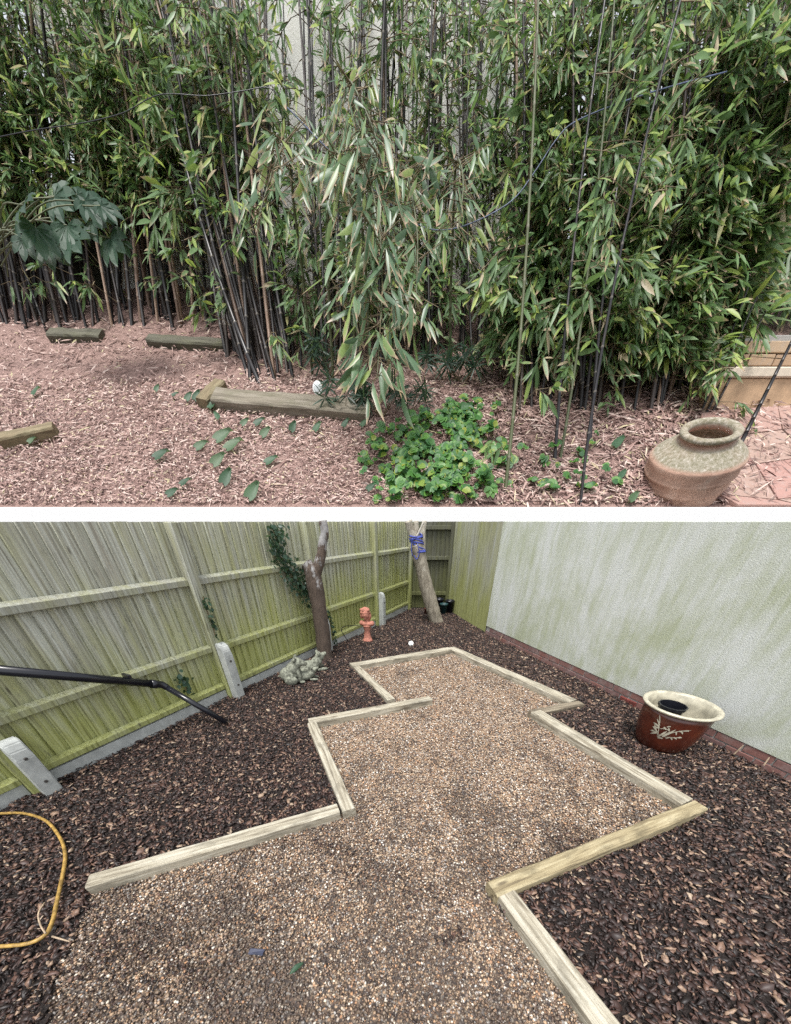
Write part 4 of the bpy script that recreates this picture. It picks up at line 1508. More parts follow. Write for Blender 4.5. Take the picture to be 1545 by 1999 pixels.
NLEAF = 0
def cane(base_px, top_px, lean, dia_px, label, group, mat=M_culm, sprays=14, leaf_px=34, dens=1.0, bow=0.0, leafmat=M_leaf, seg_n=11, vmin=-60, off=-0.05):
    """one bamboo cane: rooted on the bank, arching to its top, leafy sprays along it"""
    global NLEAF
    p0 = sp(*base_px, off)
    p1 = at(top_px[0], top_px[1], p0.y * (1 + lean))
    mid_ = (p0 + p1) / 2 + Vector((bow, 0, 0))
    S = [p0 * (1 - t) ** 2 + mid_ * 2 * t * (1 - t) + p1 * t * t for t in np.linspace(0, 1, seg_n)]
    r = thing('bamboo', label, 'bamboo', p0, group)
    dep = p0.y * CT - (p0.z - EYE) * ST
    r0 = dia_px / 2 * dep / F
    V_, F_, nd = culm_mesh(S, r0, r0 * 0.42)
    me = fast_mesh('culm', V_ - np.array(p0[:]), [F_])
    add_attr(me, 'node', nd)
    link('culm', me, mat, r, True)
    bases, dirs, lens, tA, tB = [], [], [], [], []
    for k in range(sprays):
        t = random.uniform(0.08, 1.0)
        q = p0 * (1 - t) ** 2 + mid_ * 2 * t * (1 - t) + p1 * t * t
        u, v = proj(q)
        if v < vmin or u < -90 or u > 1640:
            continue
        if random.random() > fol_density(u, v) * dens:
            continue
        depq = q.y * CT - (q.z - EYE) * ST
        pxm = depq / F
        side = random.choice((-1, 1))
        sd_ = np.array([side * random.uniform(0.35, 1.0), -random.uniform(-0.1, 0.5), random.uniform(-0.15, 0.75)])
        sd_ /= np.linalg.norm(sd_)
        SL = random.uniform(45, 105) * pxm * (leaf_px / 34) ** 0.5
        a0 = np.array(q[:])
        a1 = a0 + sd_ * SL * 0.55
        a2 = a1 + (sd_ * 0.75 + DOWN * random.uniform(0.25, 0.8)) * SL * 0.45
        tA += [a0, a1]
        tB += [a1, a2]
        nb = random.randint(2, 4)
        for b_ in range(nb):
            s = random.uniform(0.35, 1.0) if b_ else 1.0
            c0 = a0 + (a1 - a0) * min(1, s * 2) if s < 0.5 else a1 + (a2 - a1) * (s - 0.5) * 2
            tw = (sd_ * random.uniform(0.2, 0.9) + DOWN * random.uniform(0.1, 0.9) + rng.normal(0, 0.35, 3))
            tw /= np.linalg.norm(tw)
            tl = random.uniform(12, 30) * pxm
            c1 = c0 + tw * tl
            tA.append(c0)
            tB.append(c1)
            nf = random.randint(3, 6)
            for j in range(nf):
                f_ = (j + 1) / nf
                ldir = tw * 0.75 + np.array([random.uniform(-0.9, 0.9), 0, 0]) + DOWN * random.uniform(0.0, 0.85) + rng.normal(0, 0.22, 3)
                bases.append(c0 + (c1 - c0) * f_)
                dirs.append(ldir)
                lens.append(leaf_px * pxm * random.uniform(0.6, 1.25))
    if bases:
        n_ = len(bases)
        NLEAF += n_
        b_ = np.array(bases)
        d_ = np.array(dirs)
        N = np.array([0, -0.6, 0.65]) + rng.normal(0, 0.36, (n_, 3))
        L = np.array(lens)
        W = L * rng.uniform(0.155, 0.215, n_)
        lv = leaf_arrays(b_, d_, N, L, W, DOWN * 0.16 + rng.normal(0, 0.05, 3))
        tw = twig_arrays(np.array(tA), np.array(tB), 0.75 * 7.5 / F)
        stuff(foliage_obj('foliage', lv, tw, [leafmat, M_twig], r))
    return r

R = random.uniform
def tone(ptan):
    return ('tan', M_culmtan) if random.random() < ptan else ('black', M_culm)
# back left thicket
for i in range(92):
    u0 = R(-30, 440)
    v0 = R(598, 648)
    c_, mt = tone(0.2)
    wh = 'behind the palmate shrub at the far left' if u0 < 130 else ('behind the left mossy timber' if u0 < 275 else 'behind the right mossy timber')
    cane((u0, v0), (u0 - (CX - u0) * R(0.08, 0.28) + R(-45, 45), R(-80, -10)), R(0.02, 0.14), R(5, 8), c_ + ' cane of the back left thicket ' + wh, 'bamboo canes of the back left thicket', mt, sprays=27, leaf_px=R(18, 28), bow=R(-0.3, 0.3))
# front left clump: bare black stems fanning out to the left
for i in range(46):
    u0, v0 = R(442, 575), R(690, 748)
    c_, mt = tone(0.25)
    wh = 'rooted nearest the short brown timber end' if u0 < 505 else 'rooted behind the long grey timber'
    cane((u0, v0), (u0 - R(40, 210), R(-90, -10)), R(0.10, 0.24), R(5.5, 8.5), 'bare ' + c_ + ' cane of the fanning clump, ' + wh, 'bamboo canes of the fanning clump left of centre', mt, sprays=14, leaf_px=R(26, 33), bow=R(-0.4, 0.1))
# middle thicket in front of the house wall
for i in range(84):
    u0, v0 = R(575, 1010), R(655, 735)
    if 700 < u0 < 900 and random.random() < 0.3:
        continue
    c_, mt = tone(0.14)
    wh = 'left of the large drooping leaves' if u0 < 680 else ('straight behind the large drooping leaves' if u0 < 850 else 'between the large drooping leaves and the olive green cane')
    cane((u0, v0), (u0 + (u0 - CX) * R(0.02, 0.25) + R(-40, 40), R(-90, -10)), R(0.06, 0.2), R(4.5, 7.5), 'upright ' + c_ + ' cane ' + wh, 'bamboo canes in front of the house wall', mt, sprays=20, leaf_px=R(19, 30), bow=R(-0.25, 0.25))
# right thicket
for i in range(78):
    u0, v0 = R(985, 1345), R(735, 815)
    if u0 > 1290:
        v0 = R(735, 790)
    c_, mt = tone(0.25)
    wh = 'just behind the olive green cane' if u0 < 1070 else ('behind the jet black leaning cane' if u0 < 1200 else 'behind the terracotta jar')
    cane((u0, v0), (u0 + (u0 - CX) * R(0.05, 0.42) + R(-60, 60), R(-90, 60)), R(0.06, 0.22), R(5, 8.5), c_ + ' cane of the dense right thicket, ' + wh, 'bamboo canes of the dense right thicket', mt, sprays=27, leaf_px=R(22, 36), bow=R(-0.3, 0.4))
# leafy canes leaning in at the right edge, rooted behind the low brick wall and beside it
for i in range(26):
    u0, v0 = (R(1370, 1640), R(610, 655)) if i < 17 else (R(1300, 1350), R(735, 775))
    c_, mt = tone(0.2)
    wh = 'rooted behind the tan brick wall' if i < 17 else 'leaning far right beside the tan brick wall'
    cane((u0, v0), (u0 + (R(0, 130) if i < 17 else R(170, 330)), R(-90, 40)), R(0.0, 0.1), R(5, 7), c_ + ' leafy cane ' + wh + ' at the right edge', 'bamboo canes at the right edge', mt, sprays=34, leaf_px=R(30, 40), bow=R(-0.2, 0.5), dens=1.6)
# singles that stand out
cane((986, 968), (1054, -80), 0.18, 7, 'olive green bamboo cane standing alone in front, right of the ground ivy', None, M_culmgreen, 20, 34, 0.7, 0.22)
cane((1133, 992), (1345, -60), 0.14, 6.5, 'jet black bamboo cane rooted nearest the camera, leaning right', None, M_culmblack, 24, 36, 0.8, -0.4)
cane((1083, 912), (1190, -60), 0.18, 6.5, 'black bamboo cane rooted beside a grey-green cane left of the jar', None, M_culmblack, 18, 36, 0.8, -0.2)
cane((1093, 905), (1205, -60), 0.17, 6, 'grey-green bamboo cane beside a black one left of the jar', None, M_culmgreen, 18, 36, 0.8, 0.25)
cane((1152, 872), (1275, -60), 0.18, 6.5, 'black bamboo cane just behind the jet black leaning one', None, M_culmblack, 20, 36, 0.8, -0.3)
cane((1433, 893), (1575, 610), 0.03, 9, 'thick black bamboo cane leaning right across the pink paving', None, M_culmblack, 2, 34, 0.3)
for i, (a_, b_) in enumerate((((1368, 810), (1462, 560)), ((1378, 812), (1480, 575)), ((1386, 815), (1500, 600)))):
    cane(a_, b_, 0.03, 5.5, 'thin dark bamboo stem slanting right just behind the jar mouth', 'thin stems slanting behind the jar', M_culm, 5, 30, 0.8)
cane((507, 752), (300, 40), 0.16, 9, 'thick black bamboo cane rooted behind the edging block, arching far to the left', None, M_culmblack, 8, 34, 0.7, -0.55)
cane((90, 648), (30, 480), 0.02, 5, 'short thin stem at the far left corner of the bank', None, M_culm, 2, 28, 0.3)

# front clump in the middle with large drooping leaves: each large leaf a part of its own
LB = 40
lv = leaf_arrays(np.zeros((1, 3)), np.array([[0, 0, -1.0]]), np.array([[0, -1.0, 0]]), np.ones(1), np.array([0.19]), np.array([0, -0.10, 0.0]))
def big_leaf_mesh(wf, curl):
    Vv, tri, quad, tip, edge = leaf_arrays(np.zeros((1, 3)), np.array([[0, 0, -1.0]]), np.array([[0, -1.0, 0]]), np.ones(1), np.array([wf]), np.array([curl, -0.13, 0.04]))
    me = fast_mesh('leaf', Vv, [tri, quad])
    add_attr(me, 'tip', tip)
    add_attr(me, 'edge', edge)
    me.materials.append(M_leafbig)
    me.polygons.foreach_set('use_smooth', np.ones(len(me.polygons), dtype=bool))
    return me
def bigleaf_mat():
    # separate random source: these are single objects
    m = M_leafbig
    t = m.node_tree
    oi = t.nodes.new('ShaderNodeObjectInfo')
    for l_ in list(t.links):
        if l_.from_socket.name == 'Random Per Island':
            t.links.new(oi.outputs['Random'], l_.to_socket)
bigleaf_mat()
BL = [big_leaf_mesh(0.145 + 0.022 * (k % 3), 0.11 * (k - 2.5)) for k in range(6)]
def hanging_cane(base_px, arch, label, nleaf, leaf_px, Yf):
    """arch: photo points of the drooping branch from its crown to its tip"""
    p0 = sp(*base_px, -0.05)
    pts = [p0] + [at(u, v, p0.y + (Yf - p0.y) * (i + 1) / len(arch)) for i, (u, v) in enumerate(arch)]
    S = smooth_path(pts, 5)
    r = thing('bamboo', label, 'bamboo', p0)
    V_, F_, nd = culm_mesh(S, 0.035, 0.010)
    me = fast_mesh('culm', V_ - np.array(p0[:]), [F_])
    add_attr(me, 'node', nd)
    link('culm', me, M_culmgreen, r, True)
    tA, tB = [], []
    n0 = int(len(S) * 0.30)
    for k in range(nleaf):
        t = n0 + (len(S) - 1 - n0) * (k + random.random()) / nleaf
        i = int(t)
        q = S[i].lerp(S[min(i + 1, len(S) - 1)], t - i)
        pxm = (q.y * CT - (q.z - EYE) * ST) / F
        sd_ = Vector((random.uniform(-1, 1), random.uniform(-0.5, 0.2), random.uniform(-0.5, 0.4))).normalized()
        b_ = q + sd_ * random.uniform(8, 62) * pxm
        tA.append(np.array(q[:]))
        tB.append(np.array(b_[:]))
        d_ = Vector(DOWN) + Vector((sd_.x * 0.6 + random.gauss(0, 0.36), random.gauss(0, 0.22), random.gauss(0, 0.26)))
        d_.normalize()
        nrm = Vector((random.gauss(0, 0.45), -0.6, 0.6 + random.gauss(0, 0.3))).normalized()
        zc = -d_
        xc = nrm.cross(zc).normalized()
        yc = zc.cross(xc)
        Mx = Matrix((xc, yc, zc)).transposed()
        o_ = bpy.data.objects.new('leaf', BL[random.randrange(6)])
        C.objects.link(o_)
        o_.parent = r
        o_.location = b_ - p0
        o_.rotation_euler = Mx.to_euler()
        L = leaf_px * pxm * random.uniform(0.55, 1.15)
        o_.scale = (L, L, L)
    tv, tq = twig_arrays(np.array(tA), np.array(tB), 0.009)
    me = fast_mesh('twigs', tv - np.array(p0[:]), [tq])
    link('twigs', me, M_twig, r)
hanging_cane((690, 770), [(690, 560), (690, 400), (700, 310), (720, 350), (740, 450), (745, 560), (740, 660), (735, 740)], 'foremost bamboo cane with large tan-edged leaves drooping to the ground at the centre', 165, 66, 9.7)
hanging_cane((650, 750), [(640, 560), (640, 400), (650, 300), (670, 330), (685, 430), (690, 540), (680, 600)], 'large-leaved bamboo cane arching over left of the foremost drooping one', 105, 58, 10.3)
hanging_cane((610, 740), [(590, 540), (570, 380), (560, 280), (545, 300), (520, 370), (500, 440)], 'bamboo cane with large leaves drooping to the left of the central clump', 75, 50, 10.6)
hanging_cane((770, 760), [(770, 560), (775, 420), (785, 330), (800, 360), (815, 450), (815, 540), (810, 640)], 'large-leaved bamboo cane drooping on the right side of the central clump', 90, 54, 10.2)
hanging_cane((720, 740), [(715, 560), (700, 380), (690, 220), (680, 160), (700, 190), (730, 260), (745, 320)], 'tall bamboo cane with the highest of the large drooping leaves in the centre', 80, 42, 11.0)
hanging_cane((880, 745), [(880, 600), (885, 450), (890, 330), (900, 320), (905, 370), (895, 450)], 'bamboo cane with large pointed leaves hanging below the blue cable', 50, 44, 10.8)
print('bamboo leaves', NLEAF)

# blue cable and black wire slung through the canes
def cable(px, Y, rad_, mat, label):
    S = smooth_path([at(u, v, Y) for u, v in px], 6)
    bm = bmesh.new()
    tube(bm, S, [rad_] * len(S), 8)
    tag(bmobj('cable', bm, mat, None, True), label, 'cable')
cable([(560, 210), (640, 292), (700, 345), (760, 398), (820, 440), (870, 449), (930, 432), (1000, 392), (1045, 335), (1085, 275), (1120, 240), (1200, 205), (1300, 172), (1420, 140)], 11.9, 0.0085, M_bluecable, 'blue-grey cable sagging through the bamboo in the upper garden')
cable([(-40, 275), (60, 255), (160, 240), (240, 220), (310, 185), (400, 187), (470, 178), (525, 172), (560, 208)], 13.0, 0.006, M_black, 'dark wire strung across the left bamboo canes')

# ------------------------------------------------------------------ broad palmate shrub at left
def palmate_mesh():
    bm = bmesh.new()
    c = bm.verts.new((0, 0, 0))
    lob = [(-1.9, 0.62), (-1.25, 0.82), (-0.62, 0.97), (0, 1.05), (0.62, 0.97), (1.25, 0.82), (1.9, 0.62)]
    for a_, l_ in lob:
        d = Vector((math.sin(a_), math.cos(a_), 0))
        s = Vector((d.y, -d.x, 0))
        ring = []
        for t_, w_, z_ in ((0.28, 0.10, 0.03), (0.55, 0.215, 0.035), (0.78, 0.20, 0.0), (0.93, 0.10, -0.05)):
            ring.append((bm.verts.new(d * l_ * t_ + s * w_ * l_ + Vector((0, 0, z_))), bm.verts.new(d * l_ * t_ + Vector((0, 0, z_ - 0.05))), bm.verts.new(d * l_ * t_ - s * w_ * l_ + Vector((0, 0, z_)))))
        tp = bm.verts.new(d * l_ + Vector((0, 0, -0.11)))
        bm.faces.new((c, ring[0][1], ring[0][0]))
        bm.faces.new((c, ring[0][2], ring[0][1]))
        for r_a, r_b in zip(ring[:-1], ring[1:]):
            bm.faces.new((r_a[0], r_a[1], r_b[1], r_b[0]))
            bm.faces.new((r_a[1], r_a[2], r_b[2], r_b[1]))
        bm.faces.new((ring[-1][0], ring[-1][1], tp))
        bm.faces.new((ring[-1][1], ring[-1][2], tp))
    me = bpy.data.meshes.new('leaf')
    bm.to_mesh(me)
    bm.free()
    me.materials.append(M_palm)
    return me
PM = palmate_mesh()
def use_objrand(m):
    t = m.node_tree
    oi = t.nodes.new('ShaderNodeObjectInfo')
    for l_ in list(t.links):
        if l_.from_socket.name == 'Random Per Island':
            t.links.new(oi.outputs['Random'], l_.to_socket)
use_objrand(M_palm)
pp = sp(-150, 700)
ps = thing('shrub', 'broad palmate-leaved shrub in front of the left bamboo thicket', 'shrub', pp)
YS = 12.6
stem_top = at(-40, 470, 12.9)
for (u, v, s, rz) in [(45, 400, 50, 2.6), (105, 385, 55, 2.2), (165, 392, 52, 1.9), (70, 445, 55, 2.9), (130, 440, 58, 3.3), (178, 430, 58, 2.2), (215, 465, 52, 3.0), (140, 470, 62, 2.5), (95, 482, 60, 2.3), (48, 468, 40, 3.3), (236, 470, 40, 3.9), (150, 380, 40, 1.4), (195, 402, 42, 1.6)]:
    p = at(u, v, YS + R(-0.4, 0.4))
    pxm = (p.y * CT - (p.z - EYE) * ST) / F
    o_ = bpy.data.objects.new('leaf', PM)
    C.objects.link(o_)
    o_.parent = ps
    o_.location = p - pp
    o_.scale = (s * 0.86 * pxm,) * 3
    zc = Vector((R(-0.45, 0.45), -0.72 + R(-0.25, 0.25), 0.62)).normalized()
    yc = Vector((math.sin(rz), -ST * 0 + math.cos(rz) * ST, math.cos(rz) * CT))
    yc = (yc - zc * yc.dot(zc)).normalized()
    xc = yc.cross(zc)
    o_.rotation_euler = Matrix((xc, yc, zc)).transposed().to_euler()
    bm = bmesh.new()
    tube(bm, smooth_path([stem_top + Vector((R(-.3, .3), R(-.1, .1), R(-.5, .2))), stem_top.lerp(p, 0.6) + Vector((0, 0, 0.12)), p], 5), [0.011] * 11, 5)
    bmobj('stalk', bm, M_culmgreen, ps)
bm = bmesh.new()
tube(bm, smooth_path([pp - SN * 0.2, pp.lerp(stem_top, 0.5) + Vector((-0.1, 0, 0)), stem_top], 5), [0.07] * 5 + [0.05] * 6, 8)
bmobj('stem', bm, M_bark1, ps)

# ------------------------------------------------------------------ edging blocks on the bank
def bank_timber(pts, label, mat=M_timber_old, off_=0.20, depth=0.5):
    """pts: photo corners of the top face lying parallel to the bank (near-left, near-right, far-right, far-left)"""
    P = [sp(u, v, off_) for u, v in pts]
    if ((P[1] + P[2]) - (P[0] + P[3])).length < ((P[3] + P[2]) - (P[0] + P[1])).length:
        P = [P[1], P[2], P[3], P[0]]
    a_, b_ = (P[0] + P[3]) / 2, (P[1] + P[2]) / 2
    T = (b_ - a_).normalized()
    c = (a_ + b_) / 2
    N = SN.cross(T).normalized()
    wd = abs(((P[3] + P[2]) / 2 - (P[0] + P[1]) / 2).dot(N))
    L = (b_ - a_).length
    bm = bmesh.new()
    nseg = 12
    rings = []
    for i in range(nseg + 1):
        x = -L / 2 + L * i / nseg
        j = lambda: R(-0.012, 0.012)
        e = 0.03
        prof = [(-wd / 2, -depth), (wd / 2, -depth), (wd / 2 + j(), -e), (wd / 2 - e, j()), (-wd / 2 + e, j()), (-wd / 2 + j(), -e)]
        rings.append([bm.verts.new((x, y, z)) for y, z in prof])
    for i in range(nseg):
        for k in range(6):
            bm.faces.new((rings[i][k], rings[i][(k + 1) % 6], rings[i + 1][(k + 1) % 6], rings[i + 1][k]))
    bm.faces.new(rings[0])
    bm.faces.new(rings[-1][::-1])
    bmesh.ops.recalc_face_normals(bm, faces=bm.faces)
    me = bpy.data.meshes.new('edging_timber')
    bm.to_mesh(me)
    bm.free()
    o_ = link('edging_timber', me, mat)
    o_.location = c
    o_.rotation_euler = Matrix((T, N, SN)).transposed().to_euler()
    tag(o_, label, 'timber edging', 'old edging timbers on the bank')
def timber_big(name, pale, mid, darkc):
    m = NT(name)
    p = m.obj()
    g_ = m.noise(m.map(p, (0.9, 9, 9)), 1.0, 7, 0.7, 0.5)
    bl_ = m.noise(m.map(p, (1.5, 3, 3)), 1.0, 5, 0.65)
    c = m.ramp(g_, [(0.28, darkc), (0.46, mid), (0.68, pale)])
    c = m.mix(m.val(bl_, 0.5, 0.7, 0, 0.6), c, (0.10, 0.10, 0.05))
    m.col(c)
    m.rough(0.88)
    m.bump(g_, 0.6, 0.03)
    return m.m
MB1 = timber_big('bank_timber_grey', (0.29, 0.26, 0.21), (0.18, 0.155, 0.115), (0.07, 0.06, 0.045))
MB2 = timber_big('bank_timber_brown', (0.28, 0.23, 0.14), (0.18, 0.14, 0.08), (0.07, 0.055, 0.035))
MB3 = timber_big('bank_timber_mossy', (0.14, 0.135, 0.10), (0.09, 0.085, 0.06), (0.04, 0.04, 0.028))
bank_timber([(405, 779), (720, 806), (722, 778), (425, 755)], 'long grey timber edging beneath the white spotlight', MB1)
bank_timber([(372, 778), (408, 778), (436, 741), (418, 738)], 'short brown timber end piece meeting the long grey timber', MB2)
bank_timber([(-10, 862), (104, 831), (96, 824), (-10, 842)], 'brown timber edging cut off by the left edge of the picture', MB2)
bank_timber([(272, 662), (445, 674), (445, 658), (300, 652)], 'mossy low timber at the back of the clearing, right piece', MB3, 0.12, 0.3)
bank_timber([(85, 652), (196, 656), (192, 641), (100, 638)], 'mossy low timber at the back of the clearing, left piece', MB3, 0.12, 0.3)

# white spotlight on the bank
pl = sp(622, 762, 0.20)
ground_lamp(pl, 0.125, Vector((-0.15, -0.97, 0.1)).normalized(), 'white round spotlight standing behind the long grey timber under the bamboo', SN)

# ------------------------------------------------------------------ low plants on the bank
def arum(u, v, s, rot, label):
    p = sp(u, v, 0.0)
    pxm = (p.y * CT - (p.z - EYE) * ST) / F
    r = thing('arum', label, 'plant', p, 'arum leaves growing through the dry litter')
    L, W_ = s * pxm, s * pxm * 0.50
    d = Vector((math.sin(rot), 0, 0)) + (SU * 0.8 + SN * 0.22) * math.cos(rot)
    d.normalize()
    nrm = (Vector((0.1, -0.75, 0.6)) + Vector((R(-.3, .3), 0, 0))).normalized()
    sd_ = d.cross(nrm).normalized()
    nrm = sd_.cross(d)
    st = p + SN * 0.09
    bm = bmesh.new()
    prof = [(-0.12, 0.30), (0.0, 0.42), (0.2, 0.5), (0.45, 0.42), (0.7, 0.27), (0.88, 0.12)]
    prev = None
    for t, wf in prof:
        m_ = st + d * L * t - nrm * L * 0.12 * t * t
        if t < 0:
            m_ = st + d * L * 0.02
        a_ = bm.verts.new(st + d * L * t - sd_ * W_ * wf * (1.0) + nrm * W_ * 0.1)
        b_ = bm.verts.new(m_)
        c_ = bm.verts.new(st + d * L * t + sd_ * W_ * wf + nrm * W_ * 0.1)
        if prev:
            bm.faces.new((prev[0], prev[1], b_, a_))
            bm.faces.new((prev[1], prev[2], c_, b_))
        prev = (a_, b_, c_)
    tp = bm.verts.new(st + d * L - nrm * L * 0.2)
    bm.faces.new((prev[0], prev[1], tp))
    bm.faces.new((prev[1], prev[2], tp))
    bmobj('leaf', bm, M_arum, r, True)
    bm = bmesh.new()
    tube(bm, [p - SN * 0.05, st], [0.012, 0.010], 5)
    bmobj('stalk', bm, M_culmgreen, r)
use_objrand(M_arum)
AR = [(71, 780, 20), (307, 772, 14), (340, 782, 13), (367, 790, 19), (383, 790, 22), (412, 806, 24), (459, 795, 18), (487, 802, 22), (430, 826, 18), (474, 838, 18), (500, 838, 22), (513, 860, 24), (425, 868, 36), (386, 884, 26), (445, 886, 36), (419, 915, 32), (307, 903, 30), (521, 913, 26), (438, 952, 34), (487, 980, 38), (331, 975, 24), (357, 955, 22), (63, 873, 16), (569, 850, 22), (615, 850, 22), (670, 842, 20), (705, 841, 18), (717, 965, 22), (1195, 880, 30), (1205, 940, 22), (1225, 985, 26)]
for u, v, s in AR:
    if u < 100:
        wh = 'at the left edge near the cut-off brown timber'
    elif u > 1000:
        wh = 'under the canes left of the terracotta jar'
    elif u > 560 and v < 870:
        wh = 'below the right end of the long grey timber'
    elif v < 815:
        wh = 'close by the short brown timber end'
    elif v < 895:
        wh = 'in front of the long grey timber'
    elif u < 370:
        wh = 'in the open litter at the lower left'
    else:
        wh = 'on the litter near the front edge of the bank'
    arum(u, v, s * 1.1, R(0.35, 0.95) * (1 if random.random() < 0.85 else -1), ('small ' if s < 21 else 'large ' if s > 31 else '') + 'dark green arum leaf ' + wh)

def rosette(u, v, s, label, n_=60, Y=None):
    p = sp(u, v, 0)
    pxm = (p.y * CT - (p.z - EYE) * ST) / F
    r = thing('hellebore', label, 'plant', p, 'dark narrow-leaved plants under the bamboo')
    H = s * pxm
    bases, dirs, tA, tB = [], [], [], []
    for k in range(9):
        a_ = R(0, 6.28)
        tipp = np.array(p[:]) + np.array([math.cos(a_) * 0.6, -0.25 + 0.2 * math.sin(a_), 0.0]) * H + np.array([0, 0.3, 0.9]) * H * R(0.3, 0.9)
        tA.append(np.array(p[:]))
        tB.append(tipp)
        for j in range(9):
            b_ = -2.4 + 4.8 * j / 8
            bases.append(tipp)
            dirs.append(np.array([math.sin(b_), -0.25, math.cos(b_) * 0.7 - 0.2]) + rng.normal(0, 0.15, 3))
    n_ = len(bases)
    L = H * 0.42 * rng.uniform(0.7, 1.15, n_)
    lv_ = leaf_arrays(np.array(bases), np.array(dirs), np.array([0, -0.6, 0.6]) + rng.normal(0, 0.25, (n_, 3)), L, L * 0.15, DOWN * 0.15)
    tw = twig_arrays(np.array(tA), np.array(tB), 0.012)
    stuff(foliage_obj('leaves', lv_, tw, [M_darkleaf, M_twig], r))
rosette(650, 742, 62, 'dark narrow-leaved plant beside the white spotlight')
rosette(672, 812, 60, 'dark narrow-leaved plant growing over the right end of the grey timber')
rosette(745, 818, 60, 'dark narrow-leaved plant under the tips of the drooping large leaves')
rosette(800, 812, 52, 'dark narrow-leaved plant just above the bright ground ivy')
rosette(868, 742, 62, 'dark narrow-leaved plant among the middle canes, left one')
rosette(905, 752, 62, 'dark narrow-leaved plant among the middle canes, right one')

# ground ivy
n_ = 820
iu = rng.normal(852, 72, n_)
iv_ = rng.normal(918, 52, n_)
k = (((iu - 850) / 150) ** 2 + ((iv_ - 915) / 105) ** 2 < 1) & (iv_ < 986) & (np.sin(iu * 0.071 + iv_ * 0.03) + np.sin(iv_ * 0.09 - iu * 0.041) + rng.normal(0, 0.6, n_) > -0.75)
iu2, iv2 = rng.normal(900, 26, 90), rng.normal(828, 14, 90)
iu3, iv3 = rng.uniform(990, 1230, 26), rng.uniform(870, 980, 26)
IU = np.concatenate([iu[k], iu2, iu3])
IVV = np.concatenate([iv_[k], iv2, iv3])
PI_ = np.array([sp(a_, b_)[:] for a_, b_ in zip(IU, IVV)])
n_ = len(PI_)
hgt = rng.uniform(0.02, 0.26, n_)
base = PI_ + en * hgt[:, None]
ga = thing('ground_ivy', 'bright green patch of ground ivy on the litter at the foot of the bamboo', 'ground cover plant', sp(850, 930))
bl, dl, nl_ = [], [], []
for i in range(n_):
    a0 = R(0, 6.28)
    tl_ = rng.normal(0, 0.25, 2)
    nn = np.array([R(-.5, .5), -0.75 + R(-.35, .35), 0.6])
    for j in range(5):                       # five lobes make one ivy leaf
        b_ = a0 + (j - 2) * 0.62
        bl.append(base[i])
        dl.append(ex * math.cos(b_) + eu * math.sin(b_) + en * (0.08 + tl_[0] * math.cos(b_) + tl_[1] * math.sin(b_)))
        nl_.append(nn)
bl, dl, nl_ = np.array(bl), np.array(dl), np.array(nl_)
L = np.repeat(0.185 * rng.uniform(0.45, 1.4, n_), 5)
L *= np.tile([0.75, 0.92, 1.0, 0.92, 0.75], n_)
lv_ = leaf_arrays(bl, dl, nl_, L, L * 0.72, en * -0.12)
tw = twig_arrays(PI_ - en * 0.03, base, 0.008)
stuff(foliage_obj('leaves', lv_, tw, [M_ivy, M_twig], ga))

# ------------------------------------------------------------------ terracotta jar on the bank
def jar():
    k_ = 1.025                                               # dug into the front of the bank, leaning a little to the right
    c = Vector((6.50 * k_, 9.633 * k_, 1.7 + 1.02 * k_))
    axis = Vector((-0.14, -0.43, 0.89)).normalized()
    s_ = 0.89 * k_
    c = c + axis * 0.33 - SU * 0.36 + Vector((-0.06, 0, 0))
    base = c - axis * 1.1 * s_
    r = thing('jar', 'large mossy ribbed terracotta jar leaning at the edge of the bank', 'jar', base)
    q = axis.to_track_quat('Z', 'Y').to_matrix().to_4x4()
    prof = [(0.05, 0.0), (0.70, 0.0), (0.80, 0.15), (0.86, 0.36), (0.895, 0.39), (0.90, 0.42), (0.875, 0.45), (0.915, 0.60), (0.945, 0.63), (0.95, 0.66), (0.92, 0.69), (0.95, 0.82), (0.985, 0.85), (0.985, 0.88), (0.955, 0.91), (0.985, 1.02), (1.0, 1.10), (0.985, 1.13), (0.92, 1.18), (0.80, 1.26), (0.68, 1.325), (0.58, 1.385), (0.54, 1.40), (0.53, 1.43), (0.545, 1.46), (0.585, 1.48), (0.605, 1.51), (0.60, 1.54), (0.57, 1.56), (0.47, 1.555), (0.43, 1.51), (0.43, 1.42), (0.6, 1.3), (0.7, 1.0), (0.05, 0.8)]
    bm = bmesh.new()
    lathe(bm, [(a_ * s_, b_ * s_) for a_, b_ in prof], 64)
    me = bpy.data.meshes.new('body')
    bmesh.ops.recalc_face_normals(bm, faces=bm.faces)
    bm.to_mesh(me)
    bm.free()
    o_ = link('body', me, M_jar, r, True)
    o_.rotation_euler = q.to_euler()
jar()

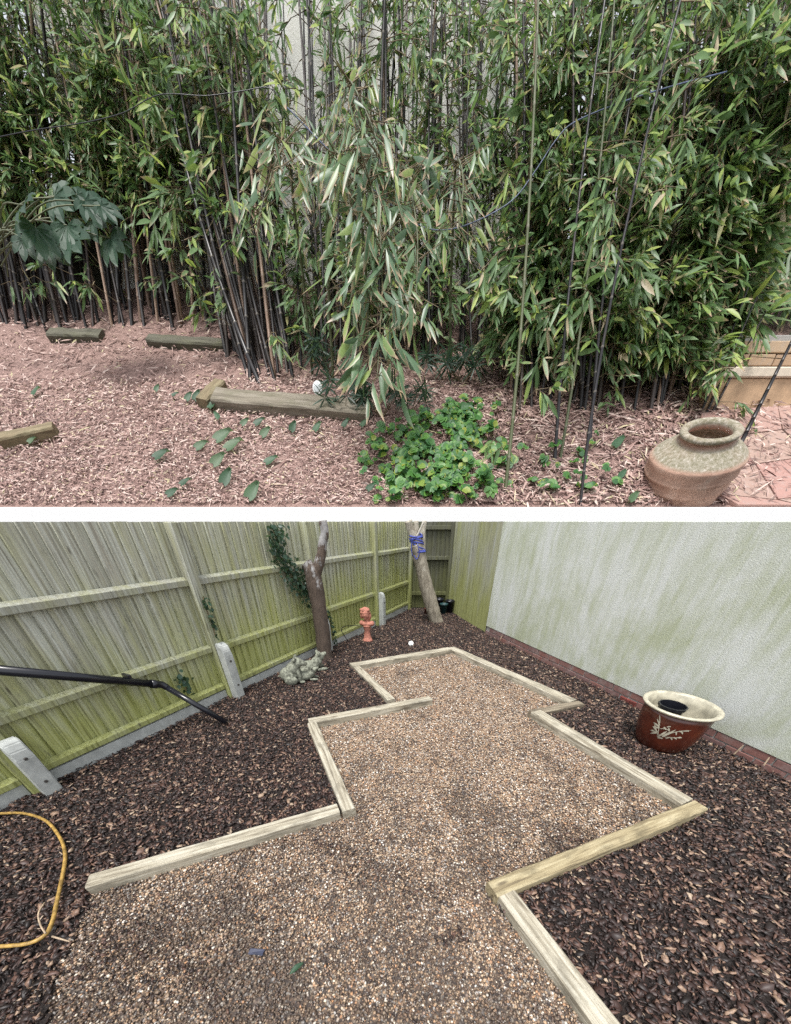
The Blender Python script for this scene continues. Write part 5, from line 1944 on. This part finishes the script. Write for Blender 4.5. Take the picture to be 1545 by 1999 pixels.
# ------------------------------------------------------------------ pink paving, sandstone step and wall at the right
pv = thing('patio', 'pink stone paving beside the terracotta jar', 'paving', sp(1420, 900))
def slab(px):
    P = [sp(u + R(-2, 2), min(v + R(-1, 1), 985), 0.06 + R(0, 0.012)) for u, v in px]
    c = sum(P, Vector()) / len(P)
    P = [c + (p - c) * 0.975 for p in P]
    Q = [p - SN * 0.12 for p in P]
    n2 = len(P)
    pyobj('paving_slab', P + Q, [tuple(range(n2))[::-1]] + [(i, (i + 1) % n2, n2 + (i + 1) % n2, n2 + i)[::-1] for i in range(n2)], M_slab, pv)
for q in ([(1360, 862), (1440, 850), (1425, 800), (1370, 806)], [(1440, 850), (1530, 838), (1520, 792), (1425, 800)], [(1530, 838), (1640, 825), (1640, 785), (1520, 792)],
          [(1375, 905), (1475, 905), (1440, 850), (1360, 862)], [(1475, 905), (1580, 890), (1530, 838), (1440, 850)], [(1580, 890), (1680, 880), (1640, 825), (1530, 838)],
          [(1405, 965), (1520, 975), (1475, 905), (1375, 905)], [(1520, 975), (1640, 960), (1580, 890), (1475, 905)], [(1440, 1010), (1560, 1010), (1520, 975), (1405, 965)], [(1560, 1010), (1680, 1010), (1640, 960), (1520, 975)]):
    slab(q)
y1 = sp(1440, 800).y
st_ = thing('stone_step', 'tan sandstone step with a pale coping behind the pink paving', 'step', sp(1500, 795))
xa = at(1378, 790, y1).x
zb = bankz(y1)
zc_ = at(1450, 738, y1).z
vbox(xa, 14, y1, y1 + 0.9, zb - 0.4, zc_, M_sand, 'riser', st_)
vbox(xa - 0.03, 14, y1 - 0.05, y1 + 0.95, zc_ + 0.002, zc_ + 0.17, M_coping, 'coping', st_)
gw = thing('garden_wall', 'tan brick garden wall at the far right behind the slanting bamboo stems', 'wall', (xa, y1 + 1.1, zb))
vbox(xa, 14, y1 + 1.14, y1 + 1.5, zb, zc_ + 0.98, M_mortar, 'mortar', gw, 0.01)
bmk = boxbm((0.64, 0.12, 0.19), 0.012)
bme2 = bpy.data.meshes.new('brick')
bmk.to_mesh(bme2)
bmk.free()
bme2.materials.append(M_tanbrick)
for row in range(4):
    x = xa + (0.34 if row % 2 else 0.0) + 0.33
    while x < 12:
        o_ = bpy.data.objects.new('brick', bme2)
        C.objects.link(o_)
        o_.parent = gw
        o_.location = Vector((x, y1 + 1.1 + R(-.01, .01), zc_ + 0.12 + row * 0.215)) - gw.location
        x += 0.675
